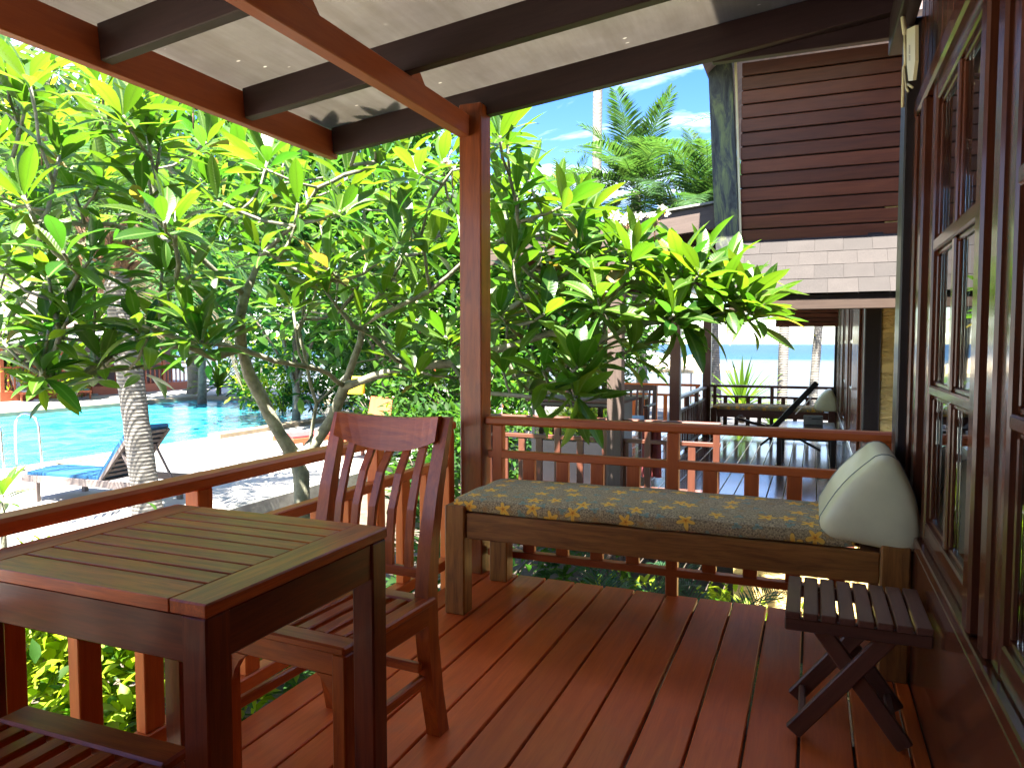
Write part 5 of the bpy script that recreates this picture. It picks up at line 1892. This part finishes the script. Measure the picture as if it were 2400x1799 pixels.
# spiky strap-leaved plants
def strap_plant(label, c, n, Ls, w, seed, m='strap', group=None, stem=0., droop=.55, spread=1.):
    rg = random.Random(seed)
    c = Vector(c)
    t = thing('strap_plant', label, 'plant', tuple(c), group)
    if stem:
        mb = MB()
        mb.tube([c - Vector((0, 0, .1)), c + Vector((.03, 0, stem))], [.06, .05], 8)
        mb.build('stem', M['bark_far'], t, T(*c), True)
    top_ = c + Vector((0, 0, stem))
    for k in range(n):
        an = k * 2.39996
        f = k / n
        el = R(86) - R(80) * spread * f + R(rg.uniform(-7, 7))
        d = Vector((math.cos(an) * math.cos(el), math.sin(an) * math.cos(el), math.sin(el)))
        Lf = Ls * rg.uniform(.75, 1.1)
        mb = MB()
        m3 = frame(d, Vector((0, 0, 1)))
        vs, fs, lv = leaf_pts(Lf, w * rg.uniform(.8, 1.15), .35, droop * (.25 + .75 * f), prof=[.6, .95, 1, .92, .75, .5, 0])
        mb.add([m3 @ Vector(v) + top_ for v in vs], fs)
        mb.build('leaf', M[m], t, T(*top_), True)
    return t
c = onz(1738, 965, -1.0)
c = dep(1738, 945, 15.2)
strap_plant('bright green spiky plant behind the far railing of the next veranda', (c.x, c.y, c.z - .3), 46, 1.15, .075, 4, stem=.15, droop=.35, spread=.85)
c = dep(1810, 960, 15.6)
strap_plant('small lime spiky plant right of the taller one by the beach', (c.x, c.y, c.z - .35), 22, .6, .06, 9, droop=.4)

# cycads and ground plants in the gap beyond the end railing
def cycad(label, c, n, fl, seed, group=None, m='fern'):
    rg = random.Random(seed)
    c = Vector(c)
    t = thing('cycad', label, 'plant', tuple(c), group)
    mb = MB()
    mb.tube([c - Vector((0, 0, .1)), c + Vector((0, 0, .12))], [.1, .08], 10)
    mb.build('stem', M['boot'], t, T(*c))
    for k in range(n):
        an = k * 2.39996
        el = R(68) - R(58) * k / n
        d = Vector((math.cos(an) * math.cos(el), math.sin(an) * math.cos(el), math.sin(el)))
        mb = MB()
        frond_mesh(mb, c + Vector((0, 0, .1)), d, fl * rg.uniform(.85, 1.1), 1.2, fl * .2, 40, .014, vshape=.7, rachis=.008)
        mb.build('frond', M[m], t, T(*c))
cycad('dark feathery cycad below the deck edge left of centre', (-1.1, 4.45, -.85), 16, .95, 2)
cycad('dark cycad under the end railing behind the middle post', (-.55, 4.75, -.95), 15, .9, 3)
cycad('smaller cycad near the ochre foundation', (-.1, 4.6, -1.05), 12, .75, 6)
GP = 'bushes in the bed below the near veranda'
shrub('leafy_bush', 'bright lime leafed bush seen under the table between the balusters', 'bush', (-3.55, 2.0, -1.12), .9, 1.35, 4200, .105, M['shrub_y'], .5, GP, seed=1, m2=M['shrub_a'], hollow=.3)
shrub('leafy_bush', 'lime green bush at the far left under the orange handrail', 'bush', (-3.6, 1.0, -1.12), .9, 1.35, 4000, .105, M['shrub_y'], .5, GP, seed=2, m2=M['shrub_a'], hollow=.3)
shrub('leafy_bush', 'green bush behind the dining chair legs below the handrail', 'bush', (-3.45, 3.0, -1.12), .75, 1.1, 2600, .11, M['shrub_a'], .42, GP, seed=3, m2=M['shrub_y'], hollow=.3)
strap_plant('dark strap-leaved clump behind the chair back below the left rail', (-2.35, 3.35, -1.1), 40, 1.1, .035, 12, 'shrub_b', stem=0, droop=.6)
strap_plant('green strap-leaved clump at the outer foot of the corner post', (-1.95, 4.1, -1.1), 40, 1.2, .035, 13, 'shrub_a', stem=0, droop=.6)
strap_plant('dark lily-like clump beside the plumeria trunk', (-3.3, 4.0, -1.1), 36, 1.0, .04, 14, 'shrub_b', stem=0, droop=.6)
shrub('leafy_bush', 'low pale green bush among the cycads beyond the end railing', 'bush', (-1.35, 5.1, -1.12), .5, .6, 420, .1, M['shrub_a'], .5, GP, seed=4, m2=M['shrub_y'])
shrub('leafy_bush', 'low variegated bush in front of the ochre foundation', 'bush', (-.35, 5.45, -1.12), .45, .5, 380, .09, M['shrub_y'], .5, GP, seed=5, m2=M['shrub_a'])
shrub('leafy_bush', 'dark glossy bush between the plumeria and the next veranda', 'bush', (-2.5, 5.4, -1.12), .8, 1.2, 800, .15, M['shrub_b'], .4, GP, seed=6, m2=M['shrub_a'])
g = MB()
slab(g, -1.3, .3, 5.55, 6.3, -1.2, -1.1)
struct(g.build('gravel_path', M['gravel']))
# small plumeria seedling at the left edge
t = thing('plumeria_sapling', 'young plumeria with broad leaves at the left edge by the lounger', 'plant', tuple(onz(0, 1290, -1.1)))
cpt = dep(5, 1160, 6.6)
mb = MB()
mb.tube([Vector((cpt.x, cpt.y, -1.15)), cpt - Vector((0, 0, .3)), cpt], [.03, .025, .018], 8)
mb.build('stem', M['bark'], t, T(*cpt), True)
leaves2 = leaves
leaves = []
rosette(cpt, Vector((.1, 0, 1)), 13, (.24, .34), 'a')
for (mw, k, kd, Lf, c, nn) in leaves: attach(bpy.data.objects.new('leaf', leaf_mesh(k, kd)), t, mw)

# background shrubs and trees round the pool
BG = 'garden trees and bushes behind the pool'
bgs = [
    # label, px, py(base), depth, r, h, n, leaf, mat, mat2, trunk
    ('tall dark leafy tree behind the plumeria, left of the corner post', 900, 0, 17.5, 2.9, 6.4, 5200, .34, 'shrub_b', 'shrub_a', 1.6),
    ('dense mid green tree right behind the plumeria fork', 690, 0, 20, 3.1, 7.4, 5200, .38, 'shrub_a', 'shrub_b', 1.2),
    ('broad green tree beyond the pool on the left', 470, 0, 27, 4.0, 9.2, 5200, .5, 'shrub_a', 'shrub_b', 2.2),
    ('yellowish green tree above the far bungalow roof', 250, 0, 34, 5.0, 10.0, 5000, .6, 'shrub_a', 'shrub_y', 3.4),
    ('dark tree at the far left above the bungalow', 20, 0, 36, 5.4, 12.5, 5000, .62, 'shrub_b', 'shrub_a', 4.0),
    ('green tree behind the corner post of the near veranda', 1130, 0, 15, 2.2, 4.2, 3800, .3, 'shrub_a', 'shrub_b', 1.0),
    ('round bush with glossy leaves below the coconut palms', 1420, 0, 15.8, 1.7, 2.4, 2000, .2, 'shrub_b', 'shrub_a', 1.6),
    ('leafy tree between the sideboard veranda and the pool', 1270, 0, 14, 1.8, 3.0, 3000, .26, 'shrub_a', 'shrub_b', 1.0),
]
for i, (lb, px, _, d, r_, h_, n_, ls_, ma, mb_, tr_) in enumerate(bgs):
    p = dep(px, 806, d)
    shrub('garden_tree', lb, 'tree', (p.x, p.y, -1.0), r_, h_, n_, ls_, M[ma], .45, BG, seed=20 + i, m2=M[mb_], trunk=tr_, hollow=.2)
bgb = [
    ('lime green bush at the far pool edge left of the forked trunk', 660, 23.5, .9, 1.2, 700, .2, 'shrub_y', 'shrub_a'),
    ('grey green bush at the pool edge between the fork of the plumeria', 735, 23, .9, 1.1, 700, .18, 'shrub_b', 'shrub_a'),
    ('dark green bush beside the blue sun chair', 905, 15.5, 1.0, 1.5, 900, .2, 'shrub_b', 'shrub_a'),
    ('feathery dark bush behind the chair back', 990, 11.5, .8, 1.5, 900, .17, 'shrub_b', 'shrub_a'),
    ('green bush left of the corner post behind the rail', 1040, 9.5, .6, 1.2, 700, .15, 'shrub_a', 'shrub_b'),
    ('yellow green bush beside the far left lounger', 168, 27.0, .6, 1.0, 420, .16, 'shrub_y', 'shrub_a'),
    ('lime bush at the left edge behind the white lounger', 15, 27.5, 1.2, 1.3, 600, .2, 'shrub_y', 'shrub_a'),
]
bgb += [
    ('tall bright bush beyond the pool between trunk and fork', 610, 25, 1.5, 2.6, 1500, .26, 'shrub_a', 'shrub_y'),
    ('wide green bush beyond the pool right of the fork', 820, 25, 1.7, 2.8, 1600, .26, 'shrub_a', 'shrub_b'),
    ('light green bush beyond the pool behind the blue sun chair', 900, 22, 1.5, 2.4, 1500, .24, 'shrub_a', 'shrub_y'),
    ('dense bush beyond the pool left of the timber shelter', 1000, 20, 1.5, 2.6, 1500, .24, 'shrub_b', 'shrub_a'),
    ('mid green bush behind the corner post by the terrace end', 1090, 12.5, 1.1, 2.4, 1300, .2, 'shrub_a', 'shrub_b'),
    ('bush with fine leaves between the post and the glass sideboard', 1190, 10.5, .8, 1.9, 1100, .16, 'shrub_a', 'shrub_b')]
for i, (lb, px, d, r_, h_, n_, ls_, ma, mb_) in enumerate(bgb):
    p = dep(px, 806, d)
    shrub('garden_bush', lb, 'bush', (p.x, p.y, TZ - .05 if d > 12 else -1.1), r_, h_, n_, ls_, M[ma], .42, 'bushes round the pool', seed=50 + i, m2=M[mb_])
p = onz(515, 925, TZ)
strap_plant('yucca-like strap plant at the far pool side right of the palm trunk', (p.x, p.y, TZ), 60, 1.7, .13, 31, 'strap', stem=.3, droop=.6)
p = onz(575, 927, TZ)
strap_plant('second strap plant at the far pool side, nearer the forked trunk', (p.x, p.y, TZ), 44, 1.3, .12, 32, 'shrub_a', stem=.2, droop=.6)
p = onz(457, 922, TZ)
palm('short pale palm trunk standing on the far pool terrace', (p.x, p.y, TZ - .05), (p.x - .1, p.y + .1, 4.3), .27, .24, 16, 2.8, 77, .6, 1.2)

# ------------------------------------------------------------------ poolside furniture
def lounger(label, at, rotz, mw_, mc, group=None, backang=48, cushion_label=None, L_=2.0, W_=.7):
    """local frame: foot at -x, head at +x, centred on y"""
    t = thing('sun_lounger', label, 'sun lounger', (0, 0, 0), group)
    for s in (-1, 1):
        bx('side_rail', -L_ / 2, L_ / 2, s * W_ / 2 - .025, s * W_ / 2 + .025, .26, .35, mw_, t)
        for x in (-L_ / 2 + .25, L_ / 2 - .22): bx('leg', x - .035, x + .035, s * W_ / 2 - .03, s * W_ / 2 + .03, 0, .259, mw_, t)
    bx('end_rail', -L_ / 2 + .0, -L_ / 2 + .05, -W_ / 2 + .026, W_ / 2 - .026, .27, .35, mw_, t)
    bx('end_rail', L_ / 2 - .05, L_ / 2, -W_ / 2 + .026, W_ / 2 - .026, .27, .35, mw_, t)
    hx = .22
    for k in range(11):
        x = -L_ / 2 + .1 + k * .115
        bx('seat_slat', x, x + .075, -W_ / 2 + .027, W_ / 2 - .027, .315, .335, mw_, t)
    ba = R(backang)
    bl = .82
    d = Vector((math.cos(ba), 0, math.sin(ba)))
    h0 = Vector((hx, 0, .34))
    for s in (-1, 1):
        o = Vector((0, s * (W_ / 2 - .06), 0))
        bar('back_stile', h0 + o, h0 + d * bl + o, .05, .045, mw_, t, (0, 1, 0))
        q = h0 + d * bl * .62 + o * .92
        bar('prop', q, Vector((q.x + .26, q.y, .3)), .03, .03, mw_, t, (0, 1, 0))
    for k in range(9):
        q = h0 + d * (.07 + .09 * k)
        bar('back_slat', q + Vector((0, -W_ / 2 + .085, 0)), q + Vector((0, W_ / 2 - .085, 0)), .055, .018, mw_, t, tuple(Vector((-d.z, 0, d.x))))
    mb = MB()
    nrm_ = Vector((-d.z, 0, d.x))
    pth = [(Vector((-L_ / 2 + .03, 0, .338)), Vector((0, 0, 1))), (Vector((hx - .35, 0, .338)), Vector((0, 0, 1))), (Vector((hx - .02, 0, .342)), (Vector((0, 0, 1)) + nrm_).normalized()), (h0 + d * bl * .5 + nrm_ * .026, nrm_), (h0 + d * (bl + .02) + nrm_ * .026, nrm_)]
    vs = []
    for p, nn in pth:
        for y, th in ((-W_ / 2 + .04, .0), (-W_ / 2 + .04, .05), (0, .07), (W_ / 2 - .04, .05), (W_ / 2 - .04, 0)):
            vs.append(p + nn * th + Vector((0, y, 0)))
    fs = []
    for i in range(len(pth) - 1):
        for k in range(5): fs.append((i * 5 + k, i * 5 + (k + 1) % 5, i * 5 + 5 + (k + 1) % 5, i * 5 + 5 + k))
    fs += [(0, 1, 2, 3, 4), tuple(5 * (len(pth) - 1) + k for k in range(5))[::-1]]
    mb.add(vs, [f[::-1] for f in fs])
    cu_ = mb.build('lounger_mattress', mc, None, T(0, 0, .34))
    tag(cu_, cushion_label, 'mattress')
    mat_ = T(*at) @ Matrix.Rotation(rotz, 4, 'Z')
    t.matrix_basis = mat_
    WM[t.name] = mat_
    cu_.matrix_basis = mat_ @ cu_.matrix_basis
    return t
lounger('weathered grey wooden sun lounger beside the palm trunk', (-8.75, 7.0, TZ), R(4), M['grey_wood'], M['blue'], None, 50, 'blue canvas mattress on the grey lounger by the palm trunk', 2.15, .74)
p = onz(245, 933, TZ)
lounger('orange wooden lounger with its back raised at the far pool side', (p.x - 1.0, p.y - .4, TZ), R(150), M['farwood'], M['teal'], None, 42, 'teal mattress on the far orange lounger')
p = onz(88, 938, TZ)
lounger('orange wooden lounger covered in white at the far left pool side', (p.x - .6, p.y, TZ), R(160), M['farwood'], M['white'], None, 42, 'white towel mattress on the far left lounger')
p = dep(770, 1030, 14.5)
lounger('reddish lounger on the terrace right of the forked trunk', (p.x, p.y, TZ), R(70), M['farwood'], M['red_cloth'], None, 5, 'red mattress on the lounger right of the forked trunk')
p = dep(862, 950, 13.5)
t = thing('sun_chair', 'wooden sun chair with rounded arms behind the dining chair back', 'chair', (p.x, p.y, TZ))
for s in (-.3, .3):
    bx('leg', p.x + s - .03, p.x + s + .03, p.y - .3, p.y - .24, TZ, TZ + .55, M['farwood'], t)
    bx('leg', p.x + s - .03, p.x + s + .03, p.y + .24, p.y + .3, TZ, TZ + .55, M['farwood'], t)
    bar('arm', (p.x + s, p.y - .35, TZ + .57), (p.x + s, p.y + .35, TZ + .6), .09, .03, M['farwood'], t)
bx('seat', p.x - .27, p.x + .27, p.y - .28, p.y + .28, TZ + .32, TZ + .36, M['farwood'], t)
bar('backrest', (p.x, p.y + .27, TZ + .37), (p.x, p.y + .5, TZ + 1.1), .5, .03, M['farwood'], t, (0, 1, 0))
tag(soft_box('seat_cushion', p.x - .25, p.x + .25, p.y - .27, p.y + .24, TZ + .362, TZ + .45, M['blue'], None, .03, .01, 10, 10), 'bright blue cushion on the sun chair behind the dining chair', 'cushion')
q = dep(832, 903, 13.9)
tag(soft_box('throw_cushion', q.x - .2, q.x + .2, q.y - .07, q.y + .07, q.z - .16, q.z + .16, M['yellow'], None, .05, .01, 10, 6), 'bright yellow cushion glowing between the plumeria branches', 'cushion')
# boulder by the pool
mb = MB()
b = onz(760, 940, TZ)
vs, fs = [], []
for j in range(9):
    for i in range(14):
        th_, ph_ = PI * j / 8, 2 * PI * i / 14
        v = Vector((math.sin(th_) * math.cos(ph_) * 1.0, math.sin(th_) * math.sin(ph_) * .8, math.cos(th_) * .8))
        v *= 1 + .28 * noise.noise(v * 1.4)
        vs.append(Vector((b.x, b.y + 1, TZ + .4)) + v)
for j in range(8):
    for i in range(14): fs.append((j * 14 + i, j * 14 + (i + 1) % 14, (j + 1) * 14 + (i + 1) % 14, (j + 1) * 14 + i))
mb.add(vs, [f[::-1] for f in fs])
tag(mb.build('boulder', M['gravel'], None, T(b.x, b.y + 1, TZ)), 'pale grey boulder at the far pool edge seen through the plumeria fork', 'rock')
# pool ladder
for k, (y, lb) in enumerate(((8.35, 'right-hand curved steel handrail of the pool ladder'), (7.72, 'left-hand curved steel handrail of the pool ladder at the photo edge'))):
    mb = MB()
    x0 = PX1
    pts = [(x0 + .45, y, TZ)] + [(x0 + .45 - .01 * i, y, TZ + .12 * i) for i in range(1, 6)]
    for i in range(9):
        an = PI * i / 8
        pts.append((x0 + .1 + .3 * math.cos(an), y, TZ + .68 + .24 * math.sin(an)))
    pts += [(x0 - .22, y, TZ + .4), (x0 - .2, y, TZ), (x0 - .18, y, TZ - .5)]
    tag(mb.tube(pts, .021, 10) or mb.build('pool_handrail', M['steel'], None, T(x0, y, TZ), True), lb, 'handrail', 'pool ladder rails')
# parasols
def parasol(label, x, y, z0, h, r, mc, seg=8, group='parasols by pool and beach', drop=.45):
    t = thing('parasol', label, 'parasol', (x, y, z0), group)
    mb = MB()
    mb.tube([(x, y, z0), (x, y, z0 + h)], .025, 8)
    mb.build('pole', M['farwood'], t, T(x, y, z0), True)
    mb = MB()
    ap = (x, y, z0 + h + .05)
    ring = [(x + r * math.cos(2 * PI * k / seg), y + r * math.sin(2 * PI * k / seg), z0 + h - drop) for k in range(seg)]
    mid = [(x + r * .5 * math.cos(2 * PI * k / seg), y + r * .5 * math.sin(2 * PI * k / seg), z0 + h - drop * .42) for k in range(seg)]
    val = [(a, b_, c_ - .12) for a, b_, c_ in ring]
    mb.add([ap] + mid + ring + val, [(0, 1 + k, 1 + (k + 1) % seg) for k in range(seg)] + [(1 + k, 1 + seg + k, 1 + seg + (k + 1) % seg, 1 + (k + 1) % seg) for k in range(seg)]
           + [(1 + seg + k, 1 + 2 * seg + k, 1 + 2 * seg + (k + 1) % seg, 1 + seg + (k + 1) % seg) for k in range(seg)])
    mb.build('canopy', mc, t, T(x, y, z0 + h))
    for k in range(seg):
        bar('rib', ap, ring[k], .015, .015, M['farwood'], t)
    mb = MB()
    mb.tube([(x, y, z0), (x, y, z0 + .08)], [.25, .2], 12)
    mb.build('base', M['kerb'], t, T(x, y, z0))
p = onz(205, 930, TZ)
parasol('white parasol between the far loungers and the bungalow', p.x - .5, p.y + .6, TZ, 2.75, 1.75, M['white'])
p = dep(90, 806, 27)
parasol('second white parasol at the far left behind hanging leaves', p.x, p.y, TZ, 2.7, 1.6, M['white'])
p = dep(1510, 845, 30)
parasol('pale beach parasol left of the dark middle post', p.x, p.y, -2.0, 2.95, 2.0, M['white'])
p = dep(1620, 860, 27)
parasol('thin-poled beach parasol right of the dark middle post', p.x, p.y, -1.75, 2.5, 1.6, M['thatch'])

# ------------------------------------------------------------------ far bungalow across the pool
b = thing('bungalow', 'dark bungalow with pinkish tiled roof and orange porch across the pool', 'house', (-29, 22, TZ))
def bpt(px, d): return dep(px, 806, d)
XB = -27.2
bx('porch_floor', XB - 1.9, XB, 17.5, 27.0, TZ - .1, TZ + .35, M['farwood'], b)
bx('wall', XB - 5.5, XB - 1.9, 17.5, 27.0, TZ, TZ + 3.0, M['dark_far'], b)
for y in (18.2, 20.2, 23.4, 25.3):
    f = bx('window', XB - 1.9, XB - 1.86, y, y + 1.1, TZ + 1.1, TZ + 2.3, M['farwood'], b)
    bx('pane', XB - 1.858, XB - 1.85, y + .08, y + 1.02, TZ + 1.18, TZ + 2.22, M['glass'], f, .001)
f = bx('door', XB - 1.9, XB - 1.85, 21.8, 22.8, TZ + .36, TZ + 2.4, M['wall'], b)
for y in (17.6, 20.0, 22.4, 24.8, 26.9): bx('porch_post', XB - .12, XB, y - .07, y + .07, TZ + .35, TZ + 2.75, M['farwood'], b)
for (y0, y1) in ((17.6, 20.0), (22.4, 24.8), (24.8, 26.9)):
    rr = bx('porch_rail', XB - .08, XB - .03, y0 + .071, y1 - .071, TZ + 1.2, TZ + 1.27, M['farwood'], b)
    bx('middle_rail', XB - .08, XB - .03, y0 + .071, y1 - .071, TZ + 1.0, TZ + 1.04, M['farwood'], rr)
    n = int((y1 - y0) / .22)
    for k in range(1, n):
        y = y0 + (y1 - y0) * k / n
        bx('baluster', XB - .075, XB - .035, y - .03, y + .03, TZ + .36, TZ + .998, M['farwood'], rr)
def roof_slab(name, pts, th, parent, m):
    mb = MB()
    p = [Vector(q) for q in pts]
    n = (p[1] - p[0]).cross(p[3] - p[0]).normalized()
    if n.z < 0: n = -n
    mb.add(p + [q + n * th for q in p], [(3, 2, 1, 0), (4, 5, 6, 7), (0, 1, 5, 4), (1, 2, 6, 5), (2, 3, 7, 6), (3, 0, 4, 7)])
    e1 = (p[1] - p[0]).normalized()
    e2 = n.cross(e1)
    mw = Matrix((e1, e2, n)).transposed().to_4x4()
    mw.translation = p[0]
    return mb.build(name, m, parent, mw)
roof_slab('roof', [(XB + .7, 16.8, TZ + 2.65), (XB + .7, 27.6, TZ + 2.65), (XB - 3.8, 27.6, TZ + 5.4), (XB - 3.8, 16.8, TZ + 5.4)], .12, b, M['tile'])
roof_slab('roof', [(XB - 8, 16.8, TZ + 2.65), (XB - 8, 27.6, TZ + 2.65), (XB - 3.8, 27.6, TZ + 5.4), (XB - 3.8, 16.8, TZ + 5.4)], .12, b, M['tile'])
bar('barge_board', (XB + .72, 16.76, TZ + 2.7), (XB - 3.8, 16.76, TZ + 5.45), .05, .25, M['farwood'], b)
# orange posts glimpsed behind the plumeria
t = thing('pool_bar', 'orange timber shelter glimpsed through leaves left of the corner post', 'shelter', (-8.5, 22, TZ))
p = dep(980, 806, 24)
for (dx_, dy_) in ((0, 0), (.5, .2), (2.6, 1.2), (-.4, 2.2), (2.2, 3.4)):
    bx('post', p.x + dx_ - .09, p.x + dx_ + .09, p.y + dy_ - .09, p.y + dy_ + .09, TZ, TZ + 2.6, M['farwood'], t)
roof_slab('roof', [(p.x - 1.2, p.y - .8, TZ + 2.5), (p.x + 3.4, p.y + .6, TZ + 2.5), (p.x + 2.6, p.y + 2.6, TZ + 3.7), (p.x - .6, p.y + 1.6, TZ + 3.7)], .12, t, M['thatch'])
roof_slab('roof', [(p.x - 1.4, p.y + 4.2, TZ + 2.5), (p.x + 2.6, p.y + 5, TZ + 2.5), (p.x + 2.6, p.y + 2.6, TZ + 3.7), (p.x - .6, p.y + 1.6, TZ + 3.7)], .12, t, M['thatch'])
bx('back_wall', p.x - .4, p.x + 2.3, p.y + 3.0, p.y + 3.1, TZ, TZ + 2.4, M['dark_far'], t)
